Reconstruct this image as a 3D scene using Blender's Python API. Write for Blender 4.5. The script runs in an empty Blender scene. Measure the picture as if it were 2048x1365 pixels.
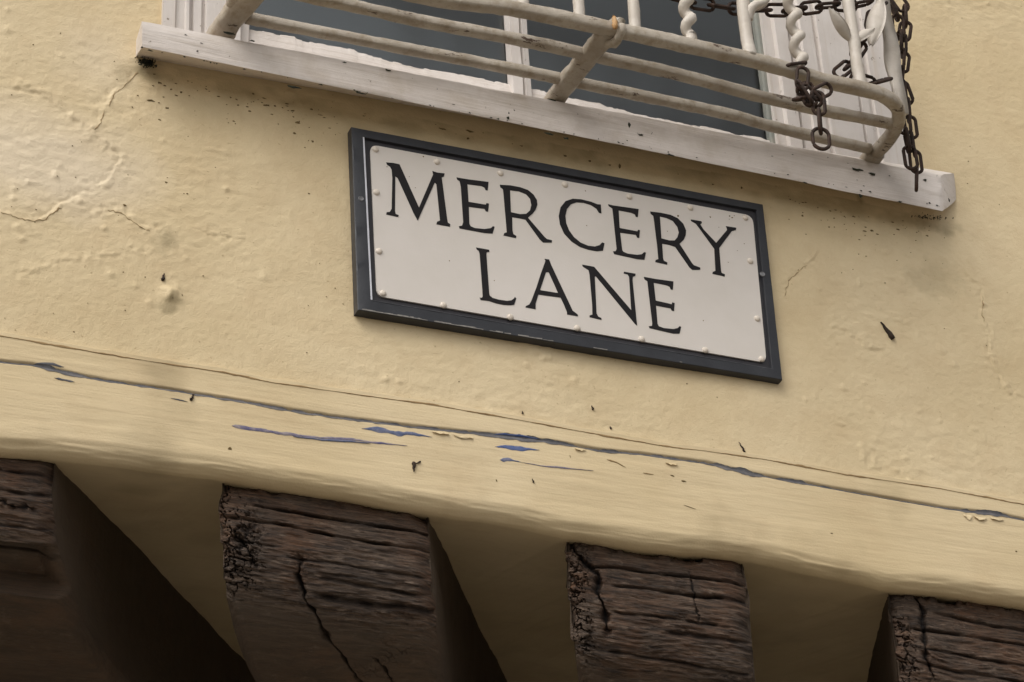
import bpy, bmesh, math, random
import numpy as np
from mathutils import Matrix, Vector
from mathutils.geometry import tessellate_polygon

sc = bpy.context.scene
COL = sc.collection
rnd = random.Random(7)

# ------------------------------------------------------------------ camera
YAW, PITCH, ROLL = (0.416650, 0.543834, -0.058372)
CPOS = np.array((-1.19597, -2.49645, -1.80121))
FPX = 5000.0                                    # focal length in photo pixels (2048 wide)
FW = np.array([math.sin(YAW)*math.cos(PITCH), math.cos(YAW)*math.cos(PITCH), math.sin(PITCH)])
_r = np.array([math.cos(YAW), -math.sin(YAW), 0.0]); _u = np.cross(_r, FW)
RT = math.cos(ROLL)*_r + math.sin(ROLL)*_u
UP = -math.sin(ROLL)*_r + math.cos(ROLL)*_u
cam = bpy.data.cameras.new("camera")
cam.sensor_fit = 'HORIZONTAL'; cam.sensor_width = 36; cam.lens = FPX/2048*36
cam.clip_start = 0.05; cam.clip_end = 500
co = bpy.data.objects.new("camera", cam); COL.objects.link(co)
co.matrix_world = Matrix(((RT[0], UP[0], -FW[0], CPOS[0]), (RT[1], UP[1], -FW[1], CPOS[1]),
                          (RT[2], UP[2], -FW[2], CPOS[2]), (0, 0, 0, 1)))
sc.camera = co

# ------------------------------------------------------------------ sky and sun: bright overcast
SUN_EL, SUN_AZ = math.radians(47), math.radians(-126)     # azimuth from +Y clockwise: light comes from front left
world = bpy.data.worlds.new("World"); sc.world = world; world.use_nodes = True
nt = world.node_tree; nt.nodes.clear()
sky = nt.nodes.new('ShaderNodeTexSky'); sky.sky_type = 'NISHITA'; sky.sun_disc = False
sky.sun_elevation = SUN_EL; sky.sun_rotation = SUN_AZ; sky.dust_density = 4.0; sky.air_density = 1.0
hs = nt.nodes.new('ShaderNodeHueSaturation'); hs.inputs['Saturation'].default_value = 0.06   # cloud takes the blue out
bg = nt.nodes.new('ShaderNodeBackground'); bg.inputs['Strength'].default_value = 0.13
ow = nt.nodes.new('ShaderNodeOutputWorld')
nt.links.new(sky.outputs[0], hs.inputs['Color']); nt.links.new(hs.outputs[0], bg.inputs['Color'])
nt.links.new(bg.outputs[0], ow.inputs[0])
sun = bpy.data.lights.new("sun", 'SUN'); sun.energy = 0.9; sun.angle = math.radians(45); sun.color = (1.0, 0.95, 0.87)
so = bpy.data.objects.new("sun", sun); COL.objects.link(so)
_d = Vector((math.sin(SUN_AZ)*math.cos(SUN_EL), math.cos(SUN_AZ)*math.cos(SUN_EL), math.sin(SUN_EL)))
so.rotation_euler = (-_d).to_track_quat('-Z', 'Y').to_euler(); so.location = (-4, -6, 8)
vs = sc.view_settings
vs.view_transform = 'Standard'; vs.look = 'None'; vs.gamma = 1.0; vs.use_curve_mapping = False
vs.exposure = 0.46
sc.cycles.max_bounces = 8

# ------------------------------------------------------------------ helpers
YW = 0.014          # wall plane (the sign's face is at y = 0)
YF = YW - 0.003     # timber fascia face
GROUND = -3.40

def ray(px, py):
    d = FW*FPX + RT*(px-1024.0) - UP*(py-682.5)
    return d/np.linalg.norm(d)
def on_y(px, py, y):
    d = ray(px, py); return CPOS + d*((y-CPOS[1])/d[1])
def on_z(px, py, z):
    d = ray(px, py); return CPOS + d*((z-CPOS[2])/d[2])

def put(name, me, mat=None, parent=None, smooth=False):
    o = bpy.data.objects.new(name, me); COL.objects.link(o)
    if mat: me.materials.append(mat)
    if parent: o.parent = parent
    if smooth: me.shade_smooth()
    return o
def pyd(name, v, f, mat=None, parent=None, smooth=False):
    me = bpy.data.meshes.new(name); me.from_pydata([tuple(map(float, p)) for p in v], [], f); me.validate(); me.update()
    return put(name, me, mat, parent, smooth)
def frombm(name, bm, mat=None, parent=None, smooth=False):
    bmesh.ops.recalc_face_normals(bm, faces=bm.faces)
    me = bpy.data.meshes.new(name); bm.to_mesh(me); bm.free()
    return put(name, me, mat, parent, smooth)
def empty(name, loc=(0, 0, 0), parent=None):
    o = bpy.data.objects.new(name, None); COL.objects.link(o); o.location = loc; o.empty_display_size = .05
    if parent: o.parent = parent
    return o
def tag(o, label=None, cat=None, group=None, kind=None):
    for k, v in (('label', label), ('category', cat), ('group', group), ('kind', kind)):
        if v: o[k] = v
    return o
def grid(name, V, mat, parent=None, keep=None, attrs=None, flip=False):
    """V: rows x cols x 3 array -> one smooth quad sheet"""
    nr, nc = V.shape[:2]
    i = np.arange(nr*nc).reshape(nr, nc)
    q = np.stack([i[:-1, :-1], i[:-1, 1:], i[1:, 1:], i[1:, :-1]], -1).reshape(-1, 4)
    if flip: q = q[:, ::-1]
    if keep is not None: q = q[keep.reshape(-1)]
    me = bpy.data.meshes.new(name)
    me.vertices.add(nr*nc); me.vertices.foreach_set('co', V.reshape(-1).astype(np.float32))
    n = len(q)
    me.loops.add(n*4); me.loops.foreach_set('vertex_index', q.reshape(-1).astype(np.int32))
    me.polygons.add(n); me.polygons.foreach_set('loop_start', np.arange(0, n*4, 4, dtype=np.int32))
    me.polygons.foreach_set('loop_total', np.full(n, 4, dtype=np.int32))
    for k, a in (attrs or {}).items():
        at = me.attributes.new(k, 'FLOAT', 'POINT'); at.data.foreach_set('value', a.reshape(-1).astype(np.float32))
    me.update(calc_edges=True); me.validate()
    return put(name, me, mat, parent, True)

def _hash(ix, iy, s):
    h = (ix.astype(np.int64)*374761393 + iy.astype(np.int64)*668265263 + s*982451653) & 0xffffffff
    h = ((h ^ (h >> 13))*1274126177) & 0xffffffff
    return ((h ^ (h >> 16)) & 0xffff)/65535.0
def vn(x, y, s=0):
    x = np.asarray(x, float); y = np.asarray(y, float)
    ix = np.floor(x); iy = np.floor(y); fx = x-ix; fy = y-iy
    fx = fx*fx*fx*(fx*(fx*6-15)+10); fy = fy*fy*fy*(fy*(fy*6-15)+10)
    a = _hash(ix, iy, s); b = _hash(ix+1, iy, s); c = _hash(ix, iy+1, s); d = _hash(ix+1, iy+1, s)
    return (a*(1-fx)+b*fx)*(1-fy) + (c*(1-fx)+d*fx)*fy - .5
def fbm(x, y, s=0, n=4):
    r = 0; a = 1.0
    for k in range(n):
        r = r + a*vn(x*2**k, y*2**k, s+k*17); a *= .5
    return r
def worley(x, y, s=0):
    ix = np.floor(x); iy = np.floor(y); f1 = np.full(x.shape, 9.); f2 = f1.copy()
    for dx in (-1, 0, 1):
        for dy in (-1, 0, 1):
            cx = ix+dx; cy = iy+dy
            d = np.hypot(cx+_hash(cx, cy, s)-x, cy+_hash(cx, cy, s+71)-y)
            f2 = np.where(d < f1, f1, np.minimum(f2, d)); f1 = np.minimum(f1, d)
    return f2-f1
def pl_dist(x, z, pts):
    """distance, signed side, and parameter 0..1 to a polyline"""
    best = np.full(x.shape, 9.0); side = np.zeros(x.shape); par = np.zeros(x.shape)
    n = len(pts)-1
    for k in range(n):
        ax, az = pts[k]; bx, bz = pts[k+1]
        ex, ez = bx-ax, bz-az; L = ex*ex+ez*ez+1e-12
        t = np.clip(((x-ax)*ex+(z-az)*ez)/L, 0, 1)
        dx = x-ax-t*ex; dz = z-az-t*ez
        d = np.sqrt(dx*dx+dz*dz); m = d < best
        best = np.where(m, d, best); side = np.where(m, np.sign(ex*dz-ez*dx), side); par = np.where(m, (k+t)/n, par)
    return best, side, par
def xz(pts, y=YW):
    return [tuple(on_y(px, py, y)[[0, 2]]) for px, py in pts]
def jitter(pts, n=6, amp=.002, seed=1):
    """subdivide a polyline and roughen it"""
    p = np.array(pts); t = np.linspace(0, len(p)-1, (len(p)-1)*n+1)
    x = np.interp(t, range(len(p)), p[:, 0]); z = np.interp(t, range(len(p)), p[:, 1])
    w = np.ones(len(t)); w[0] = w[-1] = 0
    return list(zip(x+amp*2*vn(t*1.7, t*0+seed)*w, z+amp*2*vn(t*1.7+50, t*0+seed)*w))

def tube(path, rad, n=10, closed=False, sx=1.0, sz=1.0, wob=0.0, seed=3, sq=1.0):
    """verts, faces of a tube along 3D points; rad number or list; section squashed by sx (across) / sz (upward)"""
    P = [Vector(p) for p in path]; m = len(P); V = []; F = []
    for i, p in enumerate(P):
        if closed: t = (P[(i+1) % m]-P[i-1])
        else: t = (P[min(i+1, m-1)]-P[max(i-1, 0)])
        t.normalize()
        ref = Vector((0, 0, 1)) if abs(t.z) < .9 else Vector((0, 1, 0))
        a = t.cross(ref).normalized(); b = a.cross(t).normalized()
        r = rad[i] if hasattr(rad, '__len__') else rad
        for k in range(n):
            an = 2*math.pi*k/n
            rr = r*(1+wob*2*float(vn(np.array(i*.9+k*.01), np.array(k*1.3), seed)))
            ca, sa = math.cos(an), math.sin(an)
            V.append(p + a*(math.copysign(abs(ca)**sq, ca)*rr*sx) + b*(math.copysign(abs(sa)**sq, sa)*rr*sz))
    rows = m if closed else m-1
    for i in range(rows):
        for k in range(n):
            j = (i+1) % m
            F.append((i*n+k, i*n+(k+1) % n, j*n+(k+1) % n, j*n+k))
    if not closed:
        F.append(tuple(range(n-1, -1, -1))); F.append(tuple(range((m-1)*n, m*n)))
    return V, F
def tube_obj(name, path, rad, mat, parent, **k):
    v, f = tube(path, rad, **k); return pyd(name, v, f, mat, parent, True)
def resample(pts, step):
    p = np.array(pts, float); d = np.r_[0, np.cumsum(np.linalg.norm(np.diff(p, axis=0), axis=1))]
    n = max(2, int(d[-1]/step)+1); t = np.linspace(0, d[-1], n)
    return np.stack([np.interp(t, d, p[:, k]) for k in range(p.shape[1])], 1)
def smoothpath(pts, sub=6):
    """Catmull-Rom through the points"""
    p = [np.array(q, float) for q in pts]; p = [2*p[0]-p[1]]+p+[2*p[-1]-p[-2]]; out = []
    for i in range(1, len(p)-2):
        for k in range(sub):
            t = k/sub
            out.append(.5*((2*p[i])+(p[i+1]-p[i-1])*t+(2*p[i-1]-5*p[i]+4*p[i+1]-p[i+2])*t*t+(3*p[i]-p[i-1]-3*p[i+1]+p[i+2])*t**3))
    out.append(p[-2]); return out
def hexa(name, c, mat, parent, bev=.0015, seg=2):
    """box from 8 corners: front(4: bl br tr tl) then back(4)"""
    bm = bmesh.new(); v = [bm.verts.new(tuple(map(float, p))) for p in c]
    for f in ((0, 1, 2, 3), (7, 6, 5, 4), (0, 4, 5, 1), (1, 5, 6, 2), (2, 6, 7, 3), (3, 7, 4, 0)): bm.faces.new([v[i] for i in f])
    bmesh.ops.recalc_face_normals(bm, faces=bm.faces)
    if bev: bmesh.ops.bevel(bm, geom=bm.edges[:], offset=bev, segments=seg, affect='EDGES', profile=.6)
    return frombm(name, bm, mat, parent)

# ------------------------------------------------------------------ materials
class NT:
    def __init__(s, name):
        s.m = bpy.data.materials.new(name); s.m.use_nodes = True; s.t = s.m.node_tree
        s.b = s.t.nodes['Principled BSDF']; s.pos = s.t.nodes.new('ShaderNodeNewGeometry').outputs['Position']
    def n(s, k, **kw):
        x = s.t.nodes.new(k)
        for a, v in kw.items(): setattr(x, a, v)
        return x
    def link(s, a, b): s.t.links.new(a, b)
    def map(s, scale=(1, 1, 1), rot=(0, 0, 0)):
        x = s.n('ShaderNodeMapping'); x.inputs['Scale'].default_value = scale; x.inputs['Rotation'].default_value = rot
        s.link(s.pos, x.inputs['Vector']); return x.outputs[0]
    def noise(s, scale, detail=4, rough=.55, vec=None, dist=0):
        x = s.n('ShaderNodeTexNoise'); x.inputs['Scale'].default_value = scale; x.inputs['Detail'].default_value = detail
        x.inputs['Roughness'].default_value = rough; x.inputs['Distortion'].default_value = dist
        s.link(vec or s.pos, x.inputs['Vector']); return x.outputs['Fac']
    def ramp(s, f, stops):
        x = s.n('ShaderNodeValToRGB'); e = x.color_ramp.elements
        while len(e) < len(stops): e.new(.5)
        for q, (p, c) in zip(e, stops): q.position = p; q.color = (c, c, c, 1) if not hasattr(c, '__len__') else (*c, 1)
        s.link(f, x.inputs['Fac']); return x.outputs['Color']
    def mix(s, f, a, b, mode='MIX'):
        x = s.n('ShaderNodeMix', data_type='RGBA', blend_type=mode)
        for v, i in ((f, 0), (a, 6), (b, 7)):
            if hasattr(v, 'is_linked'): s.link(v, x.inputs[i])
            else: x.inputs[i].default_value = v if i == 0 else (*v, 1)
        return x.outputs[2]
    def attr(s, name):
        x = s.n('ShaderNodeAttribute'); x.attribute_name = name; return x.outputs['Fac']
    def math(s, op, a, b):
        x = s.n('ShaderNodeMath', operation=op)
        for v, i in ((a, 0), (b, 1)):
            if hasattr(v, 'is_linked'): s.link(v, x.inputs[i])
            else: x.inputs[i].default_value = v
        return x.outputs[0]
    def bump(s, h, dist, strength=1.0, prev=None):
        x = s.n('ShaderNodeBump'); x.inputs['Distance'].default_value = dist; x.inputs['Strength'].default_value = strength
        s.link(h, x.inputs['Height'])
        if prev: s.link(prev, x.inputs['Normal'])
        return x.outputs[0]
    def out(s, color=None, rough=.6, normal=None, spec=.3):
        if color is not None:
            if hasattr(color, 'is_linked'): s.link(color, s.b.inputs['Base Color'])
            else: s.b.inputs['Base Color'].default_value = (*color, 1)
        if hasattr(rough, 'is_linked'): s.link(rough, s.b.inputs['Roughness'])
        else: s.b.inputs['Roughness'].default_value = rough
        s.b.inputs['Specular IOR Level'].default_value = spec
        if normal: s.link(normal, s.b.inputs['Normal'])
        return s.m

CREAM_A, CREAM_B = (.595, .467, .275), (.675, .544, .342)
def m_plaster():
    k = NT('cream_masonry_paint')
    c = k.mix(k.ramp(k.noise(3.2, 5), [(.35, 0), (.65, 1)]), CREAM_A, CREAM_B)
    c = k.mix(k.math('MULTIPLY', k.ramp(k.noise(22, 6, .65), [(.45, 0), (.75, 1)]), .35), c, (.50, .36, .20))
    c = k.mix(k.math('MULTIPLY', k.ramp(k.noise(160, 2, .6), [(.70, 0), (.76, 1)]), .5), c, (.30, .20, .10))
    c = k.mix(k.attr('pale'), c, (.70, .585, .425))
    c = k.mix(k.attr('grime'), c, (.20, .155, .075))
    b = k.bump(k.noise(380, 3, .7), .0010, .7)
    b = k.bump(k.noise(60, 6, .7, k.map((.6, 1, 1.5), (0, .15, 0))), .0013, .35, b)
    return k.out(c, .55, b, .3)
def m_fascia():
    k = NT('cream_timber_paint')
    v = k.map((4, 60, 170), (0, .02, 0))
    c = k.mix(k.ramp(k.noise(3.2, 5), [(.35, 0), (.65, 1)]), CREAM_A, CREAM_B)
    c = k.mix(k.math('MULTIPLY', k.ramp(k.noise(2.2, 5, .7, v), [(.5, 0), (.72, 1)]), .35), c, (.52, .38, .22))
    c = k.mix(k.math('MULTIPLY', k.ramp(k.noise(9, 5, .65), [(.52, 0), (.75, 1)]), .4), c, (.50, .36, .20))
    c = k.mix(k.attr('grime'), c, (.22, .16, .08))
    b = k.bump(k.noise(2.2, 5, .7, v), .0008, .4)
    b = k.bump(k.noise(320, 3), .0006, .5, b)
    return k.out(c, .5, b, .3)
def m_white():
    k = NT('old_white_gloss_paint')
    v = k.map((90, 90, 2.5))
    c = k.mix(k.ramp(k.noise(14, 5), [(.35, 0), (.7, 1)]), (.62, .57, .53), (.53, .475, .43))
    c = k.mix(k.math('MULTIPLY', k.ramp(k.noise(1.0, 5, .7, v), [(.56, 0), (.70, 1)]), .45), c, (.50, .42, .34))
    c = k.mix(k.math('MULTIPLY', k.ramp(k.noise(75, 4, .7), [(.66, 0), (.70, 1)]), .8), c, (.16, .12, .08))
    b = k.bump(k.noise(1.3, 5, .7, v), .0012, .6)
    b = k.bump(k.noise(140, 4), .0007, .5, b)
    return k.out(c, .5, b, .35)
def m_sill():
    k = NT('weathered_white_sill_paint')
    v = k.map((4, 50, 110), (0, .03, 0))
    c = k.mix(k.ramp(k.noise(9, 6, .6), [(.35, 0), (.7, 1)]), (.70, .635, .585), (.58, .515, .46))
    c = k.mix(k.math('MULTIPLY', k.ramp(k.noise(1.6, 5, .7, v), [(.52, 0), (.70, 1)]), .55), c, (.42, .35, .28))
    c = k.mix(k.math('MULTIPLY', k.ramp(k.noise(13, 6, .7), [(.52, 0), (.72, 1)]), .5), c, (.44, .36, .27))
    c = k.mix(k.math('MULTIPLY', k.ramp(k.noise(1.1, 6, .75, v), [(.70, 0), (.73, 1)]), .85), c, (.10, .08, .055))
    c = k.mix(k.math('MULTIPLY', k.ramp(k.noise(85, 4, .7), [(.68, 0), (.72, 1)]), .7), c, (.14, .11, .07))
    b = k.bump(k.noise(1.6, 5, .7, v), .0016, .7)
    b = k.bump(k.noise(90, 5), .0010, .5, b)
    return k.out(c, .55, b, .3)
def m_rail():
    k = NT('chipped_cream_iron_paint')
    c = k.mix(k.ramp(k.noise(18, 5), [(.35, 0), (.7, 1)]), (.45, .395, .325), (.31, .262, .205))
    c = k.mix(k.math('MULTIPLY', k.ramp(k.noise(60, 5, .7), [(.48, 0), (.66, 1)]), .7), c, (.25, .195, .13))
    c = k.mix(k.ramp(k.noise(38, 7, .78, k.map((.4, 1, 1))), [(.60, 0), (.63, 1)]), c, (.075, .045, .028))
    c = k.mix(k.attr('rust'), c, (.05, .03, .02))
    b = k.bump(k.noise(120, 5), .0016, .7)
    return k.out(c, .5, b, .35)
def m_simple(name, ca, cb, scale, rough, bs=120, bd=.0006, spec=.3):
    k = NT(name)
    c = k.mix(k.ramp(k.noise(scale, 5, .65), [(.35, 0), (.68, 1)]), ca, cb)
    return k.out(c, rough, k.bump(k.noise(bs, 4), bd, .6), spec)
def m_wood():
    k = NT('weathered_oak')
    v = k.map((5, 5, 70), (0, .03, 0))
    v2 = k.map((14, 14, 220), (0, .03, 0)); v3 = k.map((26, 26, 520), (0, .03, 0))
    c = k.mix(k.ramp(k.noise(1.4, 6, .7, v), [(.36, 0), (.68, 1)]), (.044, .027, .017), (.155, .105, .072))
    c = k.mix(k.ramp(k.noise(9, 5, .7), [(.44, 0), (.66, 1)]), c, (.130, .062, .030))
    c = k.mix(k.ramp(k.noise(1.2, 5, .7, v2), [(.52, 0), (.68, 1)]), c, (.022, .014, .010))
    c = k.mix(k.math('MULTIPLY', k.ramp(k.noise(1.0, 6, .75, v3), [(.46, 0), (.62, 1)]), .75), c, (.016, .011, .008))
    c = k.mix(k.math('MULTIPLY', k.ramp(k.noise(120, 5, .75, k.map((.35, .35, 1.6))), [(.56, 0), (.70, 1)]), .7), c, (.26, .19, .14))
    c = k.mix(k.attr('crack'), c, (.008, .005, .004))
    c = k.mix(k.attr('under'), c, (.105, .075, .050))
    b = k.bump(k.noise(1.4, 6, .75, v2), .0035, .9)
    b = k.bump(k.noise(1.0, 6, .8, v3), .0022, .9, b)
    b = k.bump(k.noise(240, 4, .7), .001, .5, b)
    return k.out(c, .62, b, .35)
def m_glass():
    k = NT('window_glass'); t = k.t
    tr = k.n('ShaderNodeBsdfTransparent'); tr.inputs[0].default_value = (.80, .85, .86, 1)
    gl = k.n('ShaderNodeBsdfGlossy'); gl.inputs['Roughness'].default_value = .28; gl.inputs[0].default_value = (.47, .45, .445, 1)
    k.link(k.bump(k.noise(5, 2), .003, .15), gl.inputs['Normal'])
    fr = k.n('ShaderNodeFresnel'); fr.inputs[0].default_value = 1.5
    mx = k.n('ShaderNodeMixShader'); k.link(fr.outputs[0], mx.inputs[0]); k.link(tr.outputs[0], mx.inputs[1]); k.link(gl.outputs[0], mx.inputs[2])
    k.link(mx.outputs[0], t.nodes['Material Output'].inputs['Surface']); return k.m

PLASTER, FASCIA, WHITE, SILL, RAIL, WOOD, GLASS = m_plaster(), m_fascia(), m_white(), m_sill(), m_rail(), m_wood(), m_glass()
SLATE = m_simple('slate_grey_frame_paint', (.021, .022, .026), (.032, .033, .038), 25, .42, 200, .0004, .4)
SLATE_IN = m_simple('dark_grey_sign_border', (.020, .018, .021), (.028, .025, .028), 20, .38, 200, .0002, .4)
PANEL = m_simple('off_white_sign_enamel', (.60, .548, .49), (.655, .60, .55), 5, .38, 300, .0002, .4)
RIVET = m_simple('cream_rivet_paint', (.63, .55, .46), (.70, .62, .53), 90, .35, 300, .0003, .4)
LETTER = m_simple('black_sign_lettering', (.010, .009, .010), (.014, .011, .011), 30, .5, 300, .0002, .2)
EDGE = m_simple('lip_highlight', (.62, .62, .66), (.5, .5, .54), 40, .35)
RUST = m_simple('rusty_dark_iron', (.020, .013, .010), (.060, .032, .020), 90, .75, 300, .0012, .3)
GREYPAINT = m_simple('old_grey_underpaint', (.075, .075, .083), (.16, .15, .15), 45, .6, 260, .001)
BLUEPAINT = m_simple('blue_paint_mark', (.05, .09, .24), (.12, .15, .28), 60, .55, 260, .0006)
FADEDBLUE = m_simple('faded_blue_paint_mark', (.085, .11, .20), (.22, .22, .28), 90, .55, 260, .0006)
VIOLETPAINT = m_simple('violet_blue_paint_mark', (.12, .11, .19), (.34, .29, .27), 70, .55, 260, .0006)
GROOVE = m_simple('crack_shade_and_scrape', (.22, .14, .065), (.34, .23, .11), 60, .8)
HAIR = m_simple('shallow_crack_dirt', (.30, .21, .11), (.46, .34, .19), 90, .8)
SPECK = m_simple('brown_mildew', (.11, .075, .03), (.22, .155, .07), 60, .9)
LICHEN = m_simple('black_lichen', (.012, .014, .010), (.045, .045, .025), 120, .95, 260, .002)
DARKSPLINT = m_simple('dark_splinter_wood', (.020, .013, .009), (.05, .03, .02), 200, .8)
ROOM_DARK = m_simple('unlit_room_black', (.010, .011, .012), (.014, .015, .016), 6, .9)
PUTTY = m_simple('grey_putty', (.19, .20, .18), (.27, .26, .22), 30, .7)
ORANGE = m_simple('orange_rust', (.38, .17, .04), (.52, .34, .18), 70, .75, 200, .001)
STONE = m_simple('lane_paving', (.17, .15, .125), (.23, .205, .17), 3, .85, 12, .01)
LOWER = m_simple('ground_floor_render', (.16, .13, .10), (.22, .18, .14), 2, .8, 30, .004)

# ------------------------------------------------------------------ setting below and around
bm = bmesh.new(); bmesh.ops.create_grid(bm, x_segments=40, y_segments=40, size=60)
for v in bm.verts: v.co.z = GROUND
tag(frombm('lane', bm, STONE), kind='structure')

house = tag(empty('house', (0, 0, GROUND)), 'old cream painted house front with a jettied upper floor on dark oak joists', 'house')
def child(o, parent=house):
    o.parent = parent
    if parent is house: o.matrix_parent_inverse = Matrix.Translation(-Vector(house.location))
    return o

# ------------------------------------------------------------------ plaster relief (metres towards the street)
def loc(px, py): return on_y(px, py, YW)[[0, 2]]
CRACKA = [(-300, 622), (0, 671), (70, 682), (183, 702), (304, 722), (451, 744), (542, 764), (700, 786), (861, 808), (1042, 839), (1158, 860), (1348, 894), (1400, 899), (1533, 918), (1700, 949), (1876, 975), (2048, 1008), (2400, 1068)]
CA = np.array(xz(CRACKA))
def zA(x):
    x = np.asarray(x, float); return np.interp(x, CA[:, 0], CA[:, 1]) + .0012*fbm(x*40, x*0, 5, 3)
RIDGES = [  # px path, height, width, step (height of the area to its left), waver
    ([(275, 139), (253, 161), (227, 183), (216, 209), (201, 220), (198, 242), (179, 256), (187, 271), (220, 289), (242, 311), (234, 337), (212, 366), (165, 381), (121, 410), (84, 436), (55, 436), (0, 419), (-60, 400)], .0011, .0035, .0012),
    ([(157, 429), (194, 421), (216, 414), (242, 421), (267, 440), (300, 458), (340, 470)], .0012, .0040, -.0009),
    ([(0, 170), (60, 182), (110, 200), (140, 235), (175, 258)], .0012, .006, .0010),
    ([(390, 455), (440, 466), (500, 478)], .0014, .0035, .0004),
    ([(1568, 588), (1577, 557), (1612, 526), (1640, 500)], .0010, .003, .0008),
    ([(1890, 505), (1937, 544), (1964, 584), (1966, 623), (1975, 670), (1981, 720), (2016, 786), (2060, 800)], .0014, .004, .0010),
    ([(1640, 655), (1690, 662), (1730, 690), (1790, 700)], .0008, .005, .0006),
    ([(0, 560), (120, 520), (240, 500), (330, 500)], .0007, .008, -.0008),
]
R_ = [(jitter(jitter(xz(p), 5, .0032, i+3), 3, .0012, i+30), h, w*.75, st) for i, (p, h, w, st) in enumerate(RIDGES)]
BUMPS = [  # px, radius px, height
    (342, 588, 15, .0085), (222, 548, 6, .003), (270, 570, 6, .002), (208, 456, 5, .0025), (36, 453, 7, .0028), (47, 477, 5, .002),
    (247, 313, 6, .003), (160, 403, 5, .003), (213, 370, 6, .003), (185, 254, 7, .003), (330, 470, 16, .002), (530, 553, 8, .002),
    (300, 605, 7, .002), (1800, 560, 8, .002), (1815, 545, 5, .002), (1880, 700, 9, .002), (1905, 730, 7, .002), (1610, 800, 5, .0018),
    (1630, 795, 4, .0018), (1740, 820, 6, .0015), (1880, 842, 4, .002), (80, 850, 6, .003), (120, 330, 6, .0015), (15, 60, 8, .002), (15, 20, 6, .002)]
def relief(x, z):
    h = .0030*fbm(x*3.2, z*3.2, 11, 3) + .0007*fbm(x*11, z*17, 23, 4)
    patch = np.clip(fbm(x*4, z*4, 31, 3)*2+.35, 0, 1)
    h = h + patch*(.0009*fbm(x*50+z*10, z*110, 41, 5)) + .00045*fbm(x*150, z*200, 47, 3)
    h = h + patch*.0016*np.clip(fbm(x*60, z*70, 53, 2)-.42, 0, 1)*4
    for P, a, w, st in R_:
        q = np.array(P); m = (x > q[:, 0].min()-.08) & (x < q[:, 0].max()+.08) & (z > q[:, 1].min()-.08) & (z < q[:, 1].max()+.08)
        if not m.any(): continue
        d, s, par = pl_dist(x[m], z[m], P)
        e = np.clip(np.minimum(par, 1-par)*8, 0, 1); ww = w*(1+.8*vn(par*25, par*0, 9))
        br = np.clip(.5+2.2*fbm(par*22, par*0, 8, 3), 0, 1.3)
        h[m] += e*(a*.38*br*np.exp(-(d/ww)**2) - .6*a*np.exp(-((d-ww*.7)/(ww*.45))**2)*br*(s < 0) + st*s*.34*np.exp(-d/.016) + .0017*fbm(x[m]*130, z[m]*150, 8, 3)*np.exp(-(d/.010)**2))
    for px, py, r, a in BUMPS:
        cx, cz = loc(px, py); rr = r/1330.
        d2 = ((x-cx)**2+(z-cz)**2)/rr**2; m = d2 < 9
        h[m] += .62*a*np.exp(-d2[m]**1.1)*(1+.5*fbm(x[m]*160, z[m]*160, 57, 2))
    return h
def dirt(x, z):
    g = np.zeros(x.shape)
    def blob(px, py, rx, rz, a, s):
        nonlocal g
        cx, cz = loc(px, py)
        d = np.hypot((x-cx)/(rx/1330.), (z-cz)/(rz/1330.)) + .9*fbm(x*60, z*60, s, 3)
        g = np.maximum(g, a*np.clip(1.3-d, 0, 1))
    blob(330, 478, 18, 26, .45, 3); blob(343, 600, 13, 12, .9, 4); blob(338, 615, 14, 9, .5, 6)
    blob(300, 150, 50, 14, .55, 7); blob(245, 145, 16, 22, .30, 8); blob(1850, 445, 70, 18, .55, 9); blob(1870, 560, 60, 40, .22, 10)
    blob(208, 808, 8, 6, .5, 12); blob(1720, 400, 8, 34, .55, 13)
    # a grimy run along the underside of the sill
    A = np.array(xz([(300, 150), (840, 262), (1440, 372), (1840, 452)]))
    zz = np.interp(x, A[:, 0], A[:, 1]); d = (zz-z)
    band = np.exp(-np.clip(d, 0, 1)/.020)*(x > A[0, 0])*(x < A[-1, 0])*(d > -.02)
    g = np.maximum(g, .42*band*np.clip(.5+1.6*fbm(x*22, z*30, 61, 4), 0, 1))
    return np.clip(g, 0, 1)

# grid columns: fine where the photo looks, coarse beyond
x0 = on_y(-30, 700, YW)[0]; x1 = on_y(2090, 700, YW)[0]
x0 = min(x0, on_y(-30, 1365, YW)[0], on_y(-30, 0, YW)[0]); x1 = max(x1, on_y(2090, 0, YW)[0], on_y(2090, 1365, YW)[0])
STEP = .0021
XS = np.r_[np.linspace(-4, x0, 40)[:-1], np.arange(x0, x1, STEP), np.linspace(x1, 5, 40)[1:]]
ztop = max(on_y(-30, -30, YW)[2], on_y(2090, -30, YW)[2])
# window opening on the wall plane
WL = on_y(338, 30, YW)[0]; WR = on_y(1797, 200, YW)[0]
ZS_L, ZS_R = on_y(284, 94, YW)[2], on_y(1880, 422, YW)[2]
ZSILL = .5*(ZS_L+ZS_R)
tt = np.r_[0, .0006, np.arange(STEP, ztop-CA[:, 1].min(), STEP)]; tt = np.r_[tt, np.linspace(tt[-1], 2.6, 30)[1:]]
X, T = np.meshgrid(XS, tt); Z = zA(X)+T
Hh = relief(X, Z)
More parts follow.
